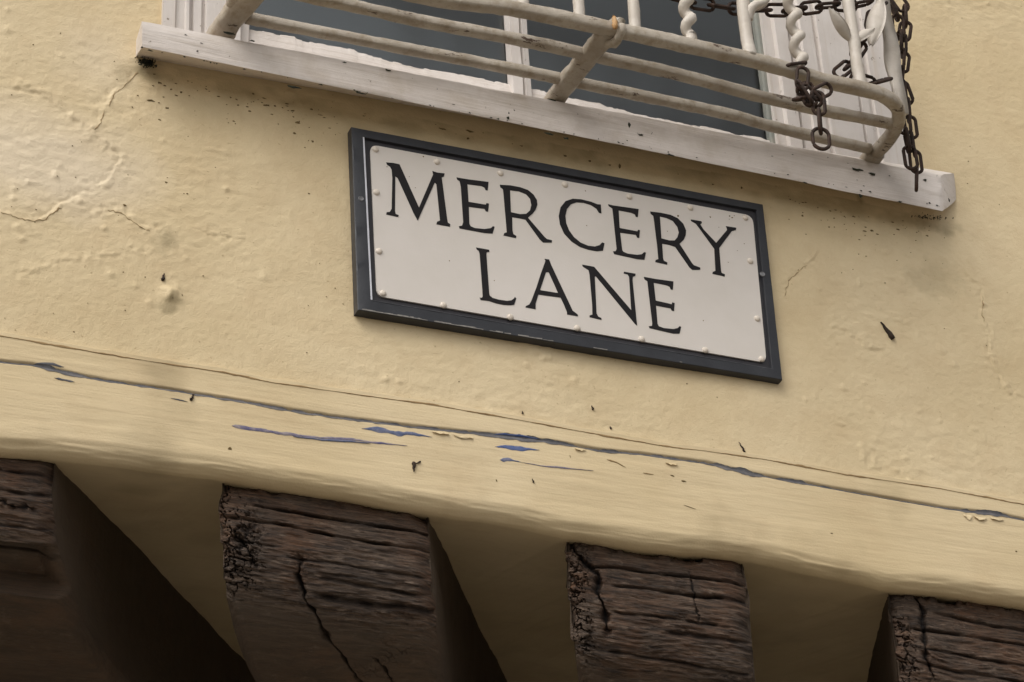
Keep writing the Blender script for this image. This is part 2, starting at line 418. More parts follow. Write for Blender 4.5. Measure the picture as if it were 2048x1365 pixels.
# the plaster ends in a slightly proud, broken edge above the timber
Y = YW - Hh - .0012*np.exp(-T/.010); Y[0] += .010; 
xc = .25*(X[:-1, :-1]+X[1:, :-1]+X[:-1, 1:]+X[1:, 1:]); zc = .25*(Z[:-1, :-1]+Z[1:, :-1]+Z[:-1, 1:]+Z[1:, 1:])
keep = ~((xc > WL+.01) & (xc < WR-.01) & (zc > ZSILL+.03) & (zc < ZSILL+1.25))
pale = np.zeros(X.shape)
for px, py, rx, rz, a in ((90, 330, 150, 80, .9), (60, 260, 110, 50, .6), (200, 120, 60, 60, .4)):
    cx, cz = loc(px, py)
    pale = np.maximum(pale, a*np.clip(1.4-np.hypot((X-cx)/(rx/1330), (Z-cz)/(rz/1200))+.5*fbm(X*14, Z*14, 71, 3), 0, 1))
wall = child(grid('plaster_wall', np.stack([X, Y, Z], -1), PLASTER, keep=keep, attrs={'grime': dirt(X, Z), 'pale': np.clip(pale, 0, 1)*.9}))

# ------------------------------------------------------------------ timber fascia rolling under into the plastered jetty soffit
NOSE = [(-300, 838), (0, 893), (178, 912), (266, 921), (426, 945), (560, 968), (700, 985), (800, 1002), (905, 1020), (1042, 1045), (1144, 1066), (1300, 1088), (1400, 1098), (1560, 1122), (1680, 1146), (1774, 1166), (1900, 1182), (2048, 1204), (2400, 1262)]
NO = np.array(xz(NOSE, YF))
def zN(x):
    x = np.asarray(x, float); return np.interp(x, NO[:, 0], NO[:, 1]) + .0035*fbm(x*9, x*0, 15, 3)
RISE = 0.25                 # the soffit and joists climb a little towards the house
DIRX, DIRY = 0.47, 0.883    # the joists run askew to the wall
def fasc_h(x, z):
    h = .0016*fbm(x*3, z*9, 81, 3) + .0004*fbm(x*16, z*130, 83, 3) + .0006*fbm(x*6, z*50, 87, 2)
    c, s_ = loc(80, 852)
    return h
CRACKB = [(-200, 692), (0, 724), (66, 731), (110, 741), (157, 752), (205, 761), (330, 779), (476, 803), (586, 823), (700, 839), (820, 854), (973, 870), (1042, 877), (1110, 885), (1196, 901), (1281, 909), (1348, 918), (1414, 927), (1506, 949), (1568, 960), (1722, 988), (1876, 1015), (1933, 1023), (1999, 1030), (2048, 1041), (2300, 1080)]
CB = np.array(xz(CRACKB, YF))
def fasc_y(x, z):
    x = np.asarray(x, float); z = np.asarray(z, float)
    zb = np.interp(x, CB[:, 0], CB[:, 1]) + .0006*fbm(x*60, x*0, 77, 2)
    below = np.clip((zb-z)/.003, 0, 1)
    return YF - fasc_h(x, z) - .0016*below + .0035*np.exp(-((z-zb-.001)/.0022)**2)
RN = .022
na, nb, ns = 300, 26, 60
Xf = XS
top = zA(Xf)+.003; zn = zN(Xf)
rows = []
for t in np.linspace(0, 1, na): 
    z = top*(1-t)+(zn+RN)*t; rows.append(np.stack([Xf, fasc_y(Xf, z)+(.004 if t == 0 else 0), z], -1))
ybase = fasc_y(Xf, zn+RN)
for a in np.linspace(0, math.pi/2, nb)[1:]:
    z = zn+RN*(1-math.sin(a)); y = ybase+RN*(1-math.cos(a)) - .0022*fbm(Xf*14, Xf*0+a*3, 91, 3)*math.sin(2*a)
    rows.append(np.stack([Xf, y, z], -1))
for d in np.linspace(0, 1, ns)[1:]**1.5*1.62:
    z = zn+RISE*d - (.005*fbm(Xf*6, Xf*0+d*6, 95, 5)+.0012*fbm(Xf*60, Xf*0+d*60, 96, 3))*min(1, d*8); rows.append(np.stack([Xf, ybase+RN+d, z], -1))
V = np.stack(rows)
fascia = child(grid('fascia_board', V, FASCIA, flip=True, attrs={'grime': .6*np.clip(fbm(V[..., 0]*11, V[..., 1]*11+V[..., 2]*11, 97, 5)-.15, 0, 1)}))
hexa_ = hexa('ground_floor_wall', [(-4, 1.55, GROUND), (5, 1.55, GROUND), (5, 1.55, .4), (-4, 1.55, .4), (-4, 1.8, GROUND), (5, 1.8, GROUND), (5, 1.8, .4), (-4, 1.8, .4)], LOWER, None, 0)
child(hexa_)

# ------------------------------------------------------------------ scraped, peeling and split paint on the fascia
def ribbon(name, pts, wid, mat, yfun, off=.0007, parent=None, seed=0, step=.0016, rag=.35, nv=4, frq=.13):
    """a ragged strip hugging the surface; pts px, wid px (list, matched to pts)"""
    y0 = YF
    P = np.array([list(on_y(px, py, y0)[[0, 2]])+[w*.68/1330.] for (px, py), w in zip(pts, wid)])
    P = resample(P, step); n = len(P)
    i = np.arange(n); e = np.clip(np.minimum(i, n-1-i)/3., 0.02, 1)
    hi = P[:, 2]*.5*(1+rag*2*fbm(i*frq, i*0+seed, 101, 3))*e; lo = P[:, 2]*.5*(1+rag*2*fbm(i*frq+90, i*0+seed, 103, 3))*e
    tx = np.gradient(P[:, 0]); tz = np.gradient(P[:, 1]); L = np.hypot(tx, tz)+1e-9; nx, nz = -tz/L, tx/L
    W = []
    for k in range(nv):
        f = k/(nv-1); o = hi*(1-f)-lo*f
        x = P[:, 0]+nx*o; z = P[:, 1]+nz*o
        W.append(np.stack([x, yfun(x, z)-off*(1 if 0 < k < nv-1 else .3), z], -1))
    o = grid(name, np.stack(W), mat, flip=True); return child(o, parent or fascia)
def wid_at(tbl, pts): 
    t = np.array(tbl, float); return [float(np.interp(px, t[:, 0], t[:, 1])) for px, py in pts]
WB = [(-200, 7), (60, 9), (110, 17), (157, 13), (205, 8), (330, 9), (470, 10), (586, 10), (700, 10), (820, 9), (960, 12), (1042, 19), (1110, 14), (1160, 7), (1215, 11), (1281, 9), (1400, 9), (1440, 15), (1500, 20), (1530, 6), (1600, 12), (1660, 7), (1722, 9), (1800, 6), (1920, 8), (1950, 15), (1990, 14), (2048, 6), (2300, 6)]
dense = [tuple(q) for q in resample(np.array(CRACKB, float), 12)]
ribbon('peeled_strip', dense, wid_at(WB, dense), GREYPAINT, fasc_y, seed=1, rag=.30, off=.0016)
ribbon('paint_scrape', [(66, 728), (105, 729), (128, 735)], [5, 8, 4], GREYPAINT, fasc_y, seed=2)
ribbon('paint_scrape', [(108, 758), (125, 762), (148, 766)], [4, 9, 4], GREYPAINT, fasc_y, seed=3)
ribbon('paint_scrape', [(340, 799), (355, 802), (374, 806)], [3, 5, 2], GREYPAINT, fasc_y, seed=4)
ribbon('paint_scrape', [(462, 854), (520, 862), (590, 872), (650, 878), (700, 880), (745, 887), (813, 894)], [8, 8, 9, 8, 7, 6, 2], VIOLETPAINT, fasc_y, seed=5, rag=.5)
ribbon('paint_scrape', [(585, 875), (640, 881), (700, 885), (740, 889)], [3, 5, 5, 2], FADEDBLUE, fasc_y, seed=6, off=.0012)
ribbon('paint_scrape', [(722, 859), (760, 862), (790, 868), (830, 871), (862, 877)], [3, 11, 12, 8, 2], FADEDBLUE, fasc_y, seed=7, rag=.6)
ribbon('paint_scrape', [(985, 869), (1010, 870), (1045, 873), (1080, 878)], [3, 7, 6, 2], BLUEPAINT, fasc_y, seed=8, off=.0015)
ribbon('paint_scrape', [(988, 896), (1010, 896), (1040, 899), (1078, 902)], [2, 11, 11, 2], BLUEPAINT, fasc_y, seed=9)
ribbon('paint_scrape', [(998, 922), (1015, 922), (1042, 927)], [8, 9, 2], FADEDBLUE, fasc_y, seed=10, rag=.6)
ribbon('paint_scrape', [(1042, 927), (1085, 934), (1130, 939), (1185, 944)], [2, 4, 4, 1.5], VIOLETPAINT, fasc_y, seed=11, rag=.5)
ribbon('paint_scrape', [(1212, 921), (1232, 927), (1250, 937)], [5, 4, 2], GROOVE, fasc_y, seed=12, rag=.6)
ribbon('paint_scrape', [(1285, 948), (1306, 951)], [3, 3], GROOVE, fasc_y, seed=13, rag=.6)
ribbon('paint_scrape', [(1366, 1012), (1390, 1020)], [2, 2], SPECK, fasc_y, seed=14)
CRD = [tuple(q) for q in resample(np.array(CRACKA, float), 14)]
ribbon('crack_line', [(px, py+2) for px, py in CRD], [3.2+1.6*math.sin(i*.7)+1.2*math.sin(i*.23+1) for i in range(len(CRD))], GROOVE, lambda x, z: fasc_y(x, z), seed=20, rag=.5)  # brown strip paints the shadow under the overhanging plaster edge
def flake(px, py, w, h, seed):
    r = random.Random(seed); v = []; f = []; n = 6
    for k in range(n):
        t = k/(n-1); q = on_y(px+w*t, py+.16*w*t, YF); y = float(fasc_y(q[0], q[2]))
        hh = h/1330.*(math.sin(math.pi*min(max(t, .08), .92))**.6)*(r.uniform(.6, 1.2))
        v += [(q[0], y+.0005, q[2]+.001), (q[0]+r.uniform(-.001, .001), y-.0018*r.uniform(.5, 1.3), q[2]-hh*.55), (q[0]+r.uniform(-.001, .001), y-.0024*r.uniform(.4, 1.4), q[2]-hh)]
    for k in range(n-1):
        for j in range(2): f.append((k*3+j, k*3+j+1, k*3+j+4, k*3+j+3))
    child(pyd('paint_flake', v, f, FASCIA, None, True), fascia)
for i, (px, py, w, h) in enumerate([(862, 866, 34, 3), (905, 873, 40, 4), (1148, 899, 22, 3), (1330, 928, 22, 3), (1925, 1030, 16, 10), (1945, 1034, 26, 7), (1978, 1037, 26, 5)]):
    flake(px, py, w, h, i)

# splinters and dirt on the wall
def wall_y(x, z): 
    x = np.atleast_1d(np.asarray(x, float)); z = np.atleast_1d(np.asarray(z, float)); return YW-relief(x, z)
def splinter(a, b, w, upper=True):
    pa, pb = on_y(*a, YW), on_y(*b, YW); v = []; n = 7
    path = []; rad = []
    for k in range(n):
        t = k/(n-1); x = pa[0]*(1-t)+pb[0]*t+.0006*math.sin(k*2.1); z = pa[2]*(1-t)+pb[2]*t
        y = float(wall_y(x, z)[0]) if upper else float(fasc_y(x, z))
        path.append((x, y-.0012, z)); rad.append(w/1330*.5*(.25+.95*t if t < .85 else .9))
    child(tube_obj('splinter', path, rad, DARKSPLINT, None, n=6), wall if upper else fascia)
splinter((1760, 646), (1785, 680), 11); splinter((1476, 886), (1488, 906), 4.5, True)
splinter((824, 948), (825, 930), 7, False); splinter((825, 934), (838, 928), 3, False)
splinter((328, 547), (326, 561), 6); splinter((1183, 811), (1187, 820), 4); splinter((1220, 853), (1223, 858), 4); splinter((386, 790), (379, 806), 5, False)
splinter((1045, 822), (1046, 828), 3); splinter((1060, 962), (1064, 970), 3, False)
for k, P in enumerate([[(275, 139), (253, 161), (227, 183), (216, 209)], [(208, 215), (200, 242), (186, 256)], [(121, 410), (84, 436), (55, 436), (0, 419)], [(216, 414), (242, 421), (267, 440), (300, 458)], [(1966, 590), (1964, 623), (1968, 640)], [(1568, 588), (1577, 557), (1612, 526)]]):
    Pd = [tuple(q) for q in resample(np.array(P, float)+np.array([2, 3]), 5)]; rr_ = random.Random(k)
    Pd = [(a+rr_.uniform(-1.5, 1.5), b+rr_.uniform(-1.5, 1.5)) for a, b in Pd]
    ribbon('hairline_crack', Pd, [rr_.choice([.8, 1.6, 2.6, 3.4]) for _ in Pd], HAIR, wall_y, parent=wall, seed=40+k, rag=.6, step=.001)
def specks(name, spots, mat, parent, yf, seed):
    r = random.Random(seed); v = []; f = []
    for px, py, w, h in spots:
        q = on_y(px, py, YW); n = r.randint(6, 9); b = len(v); y = float(np.atleast_1d(yf(q[0], q[2]))[0])
        v.append((q[0], y-.0013, q[2])); ph = r.uniform(0, 1)
        for k in range(n):
            a = 2*math.pi*(k+ph)/n; rr = r.uniform(.35, 1.1)
            x = q[0]+math.cos(a)*w/2660*rr; z = q[2]+math.sin(a)*h/2400*rr
            v.append((x, float(np.atleast_1d(yf(x, z))[0])-.00025, z))
        for k in range(n): f.append((b, b+1+(k+1) % n, b+1+k))
    o = pyd(name, v, f, mat, None); o['kind'] = 'stuff'; return child(o, parent)
r = random.Random(5); S = []
for k in range(230):
    px = r.uniform(300, 1860); base = 150+(px-300)*.1955; py = base+abs(r.gauss(0, 1))*34+r.uniform(-6, 6)
    if 705 < px < 1560 and py > 250+(px-703)*.188: continue
    s = r.choice([2, 2, 3, 3, 4, 5]); S.append((px, py, s*r.uniform(1, 2.6), s*r.uniform(.6, 1.2)))
S += [(300, 201, 20, 5), (276, 192, 5, 4), (265, 215, 4, 3), (940, 262, 22, 6), (885, 258, 16, 5), (1010, 250, 12, 5), (1102, 318, 5, 16), (1130, 312, 8, 5), (1180, 322, 7, 5), (1240, 333, 7, 12), (1220, 330, 6, 5), (1286, 358, 4, 8), (500, 222, 9, 4), (333, 364, 6, 4), (375, 387, 5, 3), (148, 663, 5, 4), (365, 590, 3, 3), (250, 410, 8, 5)]
for k in range(150):
    S.append((r.uniform(-20, 2060), r.uniform(0, 830), r.uniform(1.5, 4.5), r.uniform(1.5, 3)))
S = [q for q in S if not (690 < q[0] < 1575 and 235+(q[0]-703)*.188 < q[1] < 640+(q[0]-703)*.17) and not (280 < q[0] < 1900 and q[1] < 125+(q[0]-284)*.2)]
specks('mildew_specks', S, SPECK, wall, wall_y, 3)
specks('dirt_specks', [(r.uniform(0, 2048), 0, r.uniform(2, 6), r.uniform(1.5, 4)) for _ in range(0)] + [(456, 901, 9, 8), (1340, 955, 14, 3), (1365, 966, 12, 4), (990, 965, 3, 6), (1137, 917, 2, 7), (2028, 1107, 5, 4), (1660, 1070, 10, 2)], SPECK, fascia, fasc_y, 4)

# ------------------------------------------------------------------ window
win = empty('window', (0, 0, GROUND)); win.parent = house; win.matrix_parent_inverse = Matrix.Translation((0, 0, -GROUND))
def wchild(o): o.parent = win; o.matrix_parent_inverse = Matrix.Translation((0, 0, -GROUND)); return o
SYL, SYR = YW-.052, YW-.040
FLb, FRb = on_y(284, 94, SYL), on_y(1884, 424, SYR)
FLt, FRt = on_y(284, 41, SYL), on_y(1882, 350, SYR)
BLb, BRb = on_y(270, 117, YW+.004), on_y(1913, 400, YW-.004)
BLt, BRt = BLb.copy(), BRb.copy(); BLt[2] = FLt[2]+.006; BRt = on_y(1908, 346, YW-.004)
# the sill as a finely divided slab so that its edges can wander
def slab(name, FLb, FRb, FRt, FLt, BLb, BRb, BRt, BLt, mat, n=160, amp=.0010, seed=1):
    t = np.linspace(0, 1, n); L = lambda a, b: np.outer(1-t, a)+np.outer(t, b)
    fb, ft, bb, bt = L(FLb, FRb), L(FLt, FRt), L(BLb, BRb), L(BLt, BRt)
    loop = []
    for a, b, k in ((bb, fb, 6), (fb, ft, 12), (ft, bt, 8), (bt, bb, 3)):
        for j in range(k): loop.append((a, b, j/k))
    rows = []
    for i, (a, b, f) in enumerate(loop):
        p = a*(1-f)+b*f; rows.append(p)
    R = np.stack(rows); c = R.mean(0)
    # ease the arrises
    S_ = .8*R+.1*np.roll(R, 1, 0)+.1*np.roll(R, -1, 0)
    s = np.arange(len(rows))[:, None]; xx = R[..., 0]
    w = fbm(xx*9, s*.35+0*xx, seed, 3)*amp*1.6 + fbm(xx*60, s*.8+0*xx, seed+5, 3)*amp*.7
    d = S_-c; d[..., 0] = 0; d /= np.linalg.norm(d, axis=-1, keepdims=True)
    S_ = S_ + d*w[..., None]
    V = list(map(tuple, S_.reshape(-1, 3))); F = []; m = len(rows)
    for i in range(m):
        for j in range(n-1): F.append((i*n+j, i*n+j+1, ((i+1) % m)*n+j+1, ((i+1) % m)*n+j))
    F.append(tuple(i*n for i in range(m))); F.append(tuple(i*n+n-1 for i in range(m-1, -1, -1)))
    o = pyd(name, V, F, mat); b = bmesh.new(); b.from_mesh(o.data); bmesh.ops.recalc_face_normals(b, faces=b.faces); b.to_mesh(o.data); b.free()
    for p in o.data.polygons: p.use_smooth = len(p.vertices) == 4
    o.data.set_sharp_from_angle(angle=math.radians(38)); return o
sill = wchild(slab('sill', FLb, FRb, FRt, FLt, BLb, BRb, BRt, BLt, SILL))
ZW0 = float(min(FLt[2], FRt[2]))                 # frame foot
ZW1 = ZW0+1.25
def ztop_sill(x): return float(np.interp(x, [FLt[0], FRt[0]], [FLt[2], FRt[2]]))
def profile_post(name, prof, z0, z1, mat, wob=.0006, seed=2):
    """vertical moulding from (x,y) profile points, left to right, backed off to the room side"""
    n = 60; zs = np.linspace(z0, z1, n); P = np.array(prof)
    P = np.vstack([[P[0, 0], YW+.06], P, [P[-1, 0], YW+.06]])
    W = []
    for i, z in enumerate(zs):
        W.append(np.stack([P[:, 0]+wob*2*fbm(P[:, 0]*30, P[:, 0]*0+z*14, seed, 2), P[:, 1]+wob*fbm(P[:, 0]*80, P[:, 0]*0+z*20, seed+3, 2), np.full(len(P), z)], -1))
    o = grid(name, np.stack(W), mat); o.data.set_sharp_from_angle(angle=math.radians(25)); return wchild(o)
YJ = YW-.008
def wx(px, py=200, y=YJ): return on_y(px, py, y)[0]
def prof(edges, py):
    """edges: (px, y offset towards room) -> profile with tight corners"""
    out = []
    for i, (px, o) in enumerate(edges):
        x = wx(px, py)
        if i and o != edges[i-1][1]:
            out.append((x-.0008, YJ+edges[i-1][1])); out.append((x+.0008, YJ+o))
        else: out.append((x, YJ+o))
    return out
rj = prof([(1553, .012), (1572, .004), (1581, .004), (1597, .007), (1600, .013), (1603, .006), (1622, .002), (1648, .006), (1655, .000), (1712, .000), (1718, .006), (1724, .002), (1740, .005), (1748, .000), (1801, .000)], 200)
lj = prof([(326, .000), (352, .004), (372, .000), (380, .008), (388, .003), (405, .008), (412, .000), (470, .000), (482, .010), (503, .012)], 20)
zj0 = ZW0-.02
profile_post('jamb', lj, ztop_sill(lj[0][0])-.012, ZW1, WHITE, seed=4)
profile_post('jamb', rj, ztop_sill(rj[-1][0])-.010, ZW1, WHITE, seed=9)
pst = [(wx(1544, 200), YW+.012), (wx(1548, 200), YW+.010), (wx(1556, 200), YW+.010)]
profile_post('putty_line', pst, ZW0-.01, ZW1, PUTTY, seed=12)
ml = [(wx(1026, 150, YW), YW+.010), (wx(1028, 150, YW), YW+.004), (wx(1046, 150, YW), YW+.003), (wx(1049, 150, YW), YW+.010), (wx(1053, 150, YW), YW+.005), (wx(1064, 150, YW), YW+.006), (wx(1066, 150, YW), YW+.016)]
profile_post('mullion', ml, ZW0-.02, ZW1, WHITE, seed=15)
hexa_h = wchild(hexa('window_head', [(WL-.05, YJ, ZW1), (WR+.05, YJ, ZW1), (WR+.05, YJ, ZW1+.09), (WL-.05, YJ, ZW1+.09), (WL-.05, YW+.06, ZW1), (WR+.05, YW+.06, ZW1), (WR+.05, YW+.06, ZW1+.09), (WL-.05, YW+.06, ZW1+.09)], WHITE, None, .003))
YG = YW+.020
def pane(xa, xb, za, zb):
    wchild(hexa('pane', [(xa, YG, za), (xb, YG, zb), (xb, YG, ZW1), (xa, YG, ZW1), (xa, YG+.003, za), (xb, YG+.003, zb), (xb, YG+.003, ZW1), (xa, YG+.003, ZW1)], GLASS, None, 0))
xm = .5*(ml[0][0]+ml[-1][0])
pane(lj[-1][0]-.01, xm-.004, ztop_sill(lj[-1][0])-.02, ztop_sill(xm)-.02); pane(xm+.004, rj[0][0]+.005, ztop_sill(xm)-.02, ztop_sill(rj[0][0])-.02)
# near-black sheet behind the glass, its colour stands in for the unlit room
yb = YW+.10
wchild(hexa('room_dark_sheet', [(WL-.02, yb, ZW0-.1), (WR+.02, yb, ZW0-.1), (WR+.02, yb, ZW1+.05), (WL-.02, yb, ZW1+.05), (WL-.02, yb+.01, ZW0-.1), (WR+.02, yb+.01, ZW0-.1), (WR+.02, yb+.01, ZW1+.05), (WL-.02, yb+.01, ZW1+.05)], ROOM_DARK, None, 0))
# bottom rail of the sash: paint ends in a broken edge on the glass
BE = [(478, 50), (490, 53), (540, 62), (553, 68), (590, 72), (596, 77), (640, 85), (709, 98), (716, 104), (760, 114), (840, 133), (900, 143), (960, 154), (970, 156), (1065, 177), (1090, 180), (1135, 194), (1200, 206), (1215, 213), (1250, 217), (1262, 222), (1310, 232), (1345, 240), (1420, 253), (1470, 265), (1520, 273), (1565, 287)]
Bz = np.array([on_y(px, py, YW+.012)[[0, 2]] for px, py in BE])
bx = np.arange(Bz[0, 0], Bz[-1, 0], .0012); i_ = np.floor(bx*260)
bz = np.interp(bx, Bz[:, 0], Bz[:, 1]) + .0016*(vn(bx*170, bx*0, 3))+.0026*np.round(vn(bx*45, bx*0, 6)*2)/2
zb0 = np.array([ztop_sill(x) for x in bx])-.02
rows = [np.stack([bx, bx*0+YW+.004, zb0], -1), np.stack([bx, bx*0+YW+.006+.0015*fbm(bx*30, bx*0, 5), zb0*.35+bz*.65], -1), np.stack([bx, bx*0+YW+.0135, bz-.0012], -1), np.stack([bx, bx*0+YW+.0150, bz], -1), np.stack([bx, bx*0+YG+.001, bz+.0002], -1)]
wchild(grid('bottom_rail', np.stack(rows), SILL)).data.set_sharp_from_angle(angle=math.radians(30))
# black lichen tuft at the left foot of the sill
lv = []; lf = []; r = random.Random(3)
for k in range(240):
    px, py = 292+r.gauss(0, 9), 128+r.gauss(0, 4)+ (0); px = min(max(px, 270), 318); py += (px-290)*.22
    c = on_y(px, py, YW-.004); b = len(lv); s = r.uniform(.0008, .0025)
    for q in range(4): lv.append((c[0]+r.uniform(-s, s), c[1]-r.uniform(0, .007), c[2]+r.uniform(-s, s)))
    lf += [(b, b+1, b+2), (b, b+2, b+3), (b, b+3, b+1), (b+1, b+3, b+2)]
o = child(pyd('lichen', lv, lf, LICHEN), wall); o['kind'] = 'stuff'
lv = []; lf = []
for k in range(70):
    px, py = 1860+r.gauss(0, 16), 437+r.gauss(0, 2.5); py += (px-1860)*.1
    c = on_y(px, py, YW-.003); b = len(lv); s = r.uniform(.0006, .002)
    for q in range(4): lv.append((c[0]+r.uniform(-s, s), c[1]-r.uniform(0, .005), c[2]+r.uniform(-s, s)))
    lf += [(b, b+1, b+2), (b, b+2, b+3), (b, b+3, b+1), (b+1, b+3, b+2)]
o = child(pyd('lichen', lv, lf, LICHEN), wall); o['kind'] = 'stuff'

def sill_specks(spots, mat, seed, name='sill_chips'):
    r = random.Random(seed); v = []; f = []
    for px, py, w, h in spots:
        yy = float(np.interp(px, [284, 1884], [SYL, SYR]))-.0012; n = r.randint(7, 11); b = len(v); q = on_y(px, py, yy); v.append((q[0], yy-.0003, q[2]))
        for k in range(n):
            a = 2*math.pi*k/n; rr = r.uniform(.35, 1.1); v.append((q[0]+math.cos(a)*w/2660*rr, yy+.0002, q[2]-math.cos(a)*w/2660*rr*.0+math.sin(a)*h/2400*rr))
        for k in range(n): f.append((b, b+1+(k+1) % n, b+1+k))
    o = wchild(pyd(name, v, f, mat)); o['kind'] = 'stuff'
r = random.Random(12)
CH = [(395, 102, 6, 5), (284, 95, 6, 6), (590, 175, 30, 7), (640, 169, 14, 4), (720, 186, 24, 4), (1016, 236, 7, 9), (1018, 226, 4, 6), (1258, 249, 8, 18), (1281, 270, 16, 5), (1098, 268, 26, 8), (1132, 277, 16, 6), (1340, 310, 22, 5), (1610, 366, 12, 4), (1104, 200, 34, 5), (1716, 340, 30, 9), (1745, 349, 26, 8), (458, 67, 24, 7), (1722, 392, 8, 10), (1800, 404, 14, 4), (1850, 360, 10, 5), (1898, 400, 5, 9), (300, 101, 12, 4), (505, 82, 12, 4), (775, 140, 14, 4), (690, 125, 16, 3)]
for k in range(60):
    px = r.uniform(290, 1880); t = r.choice([r.uniform(0, 56), 54, 55]); CH.append((px, 43+(px-284)*.197+t, r.uniform(2, 9), r.uniform(1.5, 4)))
sill_specks(CH, LICHEN, 8)

# ------------------------------------------------------------------ oak joists under the jetty
def joist(tl, tr, seed, cracks, splits, crumble, hgt=.12, ledge=0):
    """tl, tr: photo points of the top corners of the sawn end, in the plane of the ends"""
    yj = YF+.026
    a, b = on_y(*tl, yj), on_y(*tr, yj); w = b[0]-a[0]; zt = .5*(a[2]+b[2])
    # profile: depth into the house, drop below the top
    pr = [(0, .012), (-.002, -hgt*.3), (0, -hgt*.65), (.008, -hgt), (.026, -hgt-.034), (.062, -hgt-.068), (.125, -hgt-.100), (.22, -hgt-.122), (.42, -hgt-.14), (1.0, -hgt-.15), (1.56, -hgt-.15)]
    pf = resample(np.array(smoothpath(pr, 8)), 0.0012)
    keepi = np.r_[np.arange(0, 300), np.arange(300, len(pf), 5)] if len(pf) > 300 else np.arange(len(pf))
    pf = pf[keepi]
    d = pf[:, 0]; h = pf[:, 1]; arc = np.r_[0, np.cumsum(np.hypot(np.diff(d), np.diff(h)))]
    nu = 240; u = np.linspace(0, 1, nu)
    A, U = np.meshgrid(arc, u, indexing='ij'); D = np.repeat(d[:, None], nu, 1); Hh = np.repeat(h[:, None], nu, 1)
    xw = U*w
    face = np.clip(1-(A-hgt-.045-.03*fbm(U*5, U*0, seed+60, 3))/.03, 0, 1)          # how much of the sawn, weathered end is left here
    wav = .004*fbm(U*3, A*14, seed, 2)
    # weathering: layered ridges along the grain, deep checks, a crumbling corner
    disp = .0018*fbm(xw*9, (A+wav)*75, seed+1, 5)*(.15+.85*face)*np.clip(.5+1.4*fbm(xw*8, A*16, seed+50, 2), .1, 1.2) + .0026*fbm(xw*45, A*260+3*fbm(xw*12, A*12, seed+52, 2), seed+2, 3)*(.1+.9*face) + .004*fbm(xw*5, A*9, seed+3, 2)
    disp += (.0022*np.abs(vn(xw*14, (A+wav)*150, seed+9)))*face*np.clip(.5+1.5*fbm(xw*10, A*12, seed+51, 2), 0, 1.2)
    crack = np.zeros(A.shape)
    for s0, s1, u0, u1, dep, wd in cracks:
        line = s0+(s1-s0)*U + .0035*fbm(U*7, U*0+s0*50, seed+5, 3)
        e = np.clip((U-u0)/.05, 0, 1)*np.clip((u1-U)/.05, 0, 1)
        g = e*np.exp(-((A-line)/wd)**2)*(.75+.8*vn(U*18, U*0+s0*90, seed+6)); disp -= dep*g; crack = np.maximum(crack, g*.9)
    for P, dep, wd in splits:
        dd, sd, par = pl_dist(U*w, A, jitter(jitter([(p*w, q) for p, q in P], 5, .0045, seed), 4, .0016, seed+4))
        e = np.clip(np.minimum(par, 1-par)*7, 0, 1)
        g = e*np.exp(-(dd/(wd*np.clip(.75+1.6*fbm(par*14, par*0, seed+7, 2), .25, 1.5)))**2); disp -= dep*g; crack = np.maximum(crack, g)
    if crumble:
        ce = np.clip((crumble-U)/crumble, 0, 1)*face*np.clip(.35+1.3*np.exp(-((A-.095)/.04)**2), 0, 1)
        cell = worley(xw*46+1.1*fbm(xw*90, A*90, seed+11, 3), A*80+1.1*fbm(xw*90, A*90, seed+12, 3), seed)
        g = np.clip(1-cell/np.clip(.14+.35*fbm(xw*40, A*40, seed+15, 2), .02, .4), 0, 1)*np.clip(ce*2.2+.6*fbm(xw*20, A*20, seed+14, 2)-.1, 0, 1); disp -= .006*g; crack = np.maximum(crack, g*.85)
        disp += .004*vn(xw*60, A*60, seed+13)*ce
    if ledge:
        disp -= .030*np.clip((A-ledge-.012*fbm(U*4, U*0, seed+20, 2))/.012, 0, 1)*np.clip(1-(A-ledge-.075)/.012, 0, 1)*np.clip((1.02-U)/.15, 0, 1)
    # normals of the profile in the (depth, height) plane, outwards = (-dz.., )
    td = np.gradient(d, arc); th = np.gradient(h, arc)
    nd, nh = th, -td                               # points out of the wood: towards -depth on the face, down below
    DD = D + nd[:, None]*disp; HH = Hh + nh[:, None]*disp
    edge = np.clip(.08-U, 0, 1)/.08 + np.clip(U-.92, 0, 1)/.08
    DD = DD - nd[:, None]*.012*edge**2*(.7+.8*fbm(A*30, A*0, seed+70, 2)); HH = HH - nh[:, None]*.012*edge**2
    lat = np.zeros(A.shape)
    lat += (.0055*fbm(A*70, A*0, seed+30, 3)*np.clip(1-U*6, 0, 1) - .004*fbm(A*70, A*0+4, seed+31, 3)*np.clip(U*6-5, 0, 1))*face*(1.4 if crumble else .7)
    # ragged top edge
    tp_ = np.clip(1-A/.02, 0, 1); rg = np.clip(.35+1.8*fbm(xw*60, A*30, seed+33, 4), 0, 1.3); DD = DD + tp_*.014*rg; HH = HH - np.clip(1-A/.012, 0, 1)*.010*rg
    Xp = a[0] + xw + lat + DD*DIRX/DIRY; Yp = yj + DD; Zp = zt + (b[2]-a[2])*(U-.5) + HH + np.maximum(DD, 0)*RISE
    front = np.stack([Xp, Yp, Zp], -1)
    o = grid('joist', front, WOOD, flip=False, attrs={'crack': np.clip(crack, 0, 1), 'under': np.clip(1-face, 0, 1)*.6})
    # side faces share the weathered edge of the end
    me = o.data; bmx = bmesh.new(); bmx.from_mesh(me); bmx.verts.ensure_lookup_table(); bv = list(bmx.verts)
    lay = bmx.verts.layers.float.get('under'); m = len(d); nk = 10
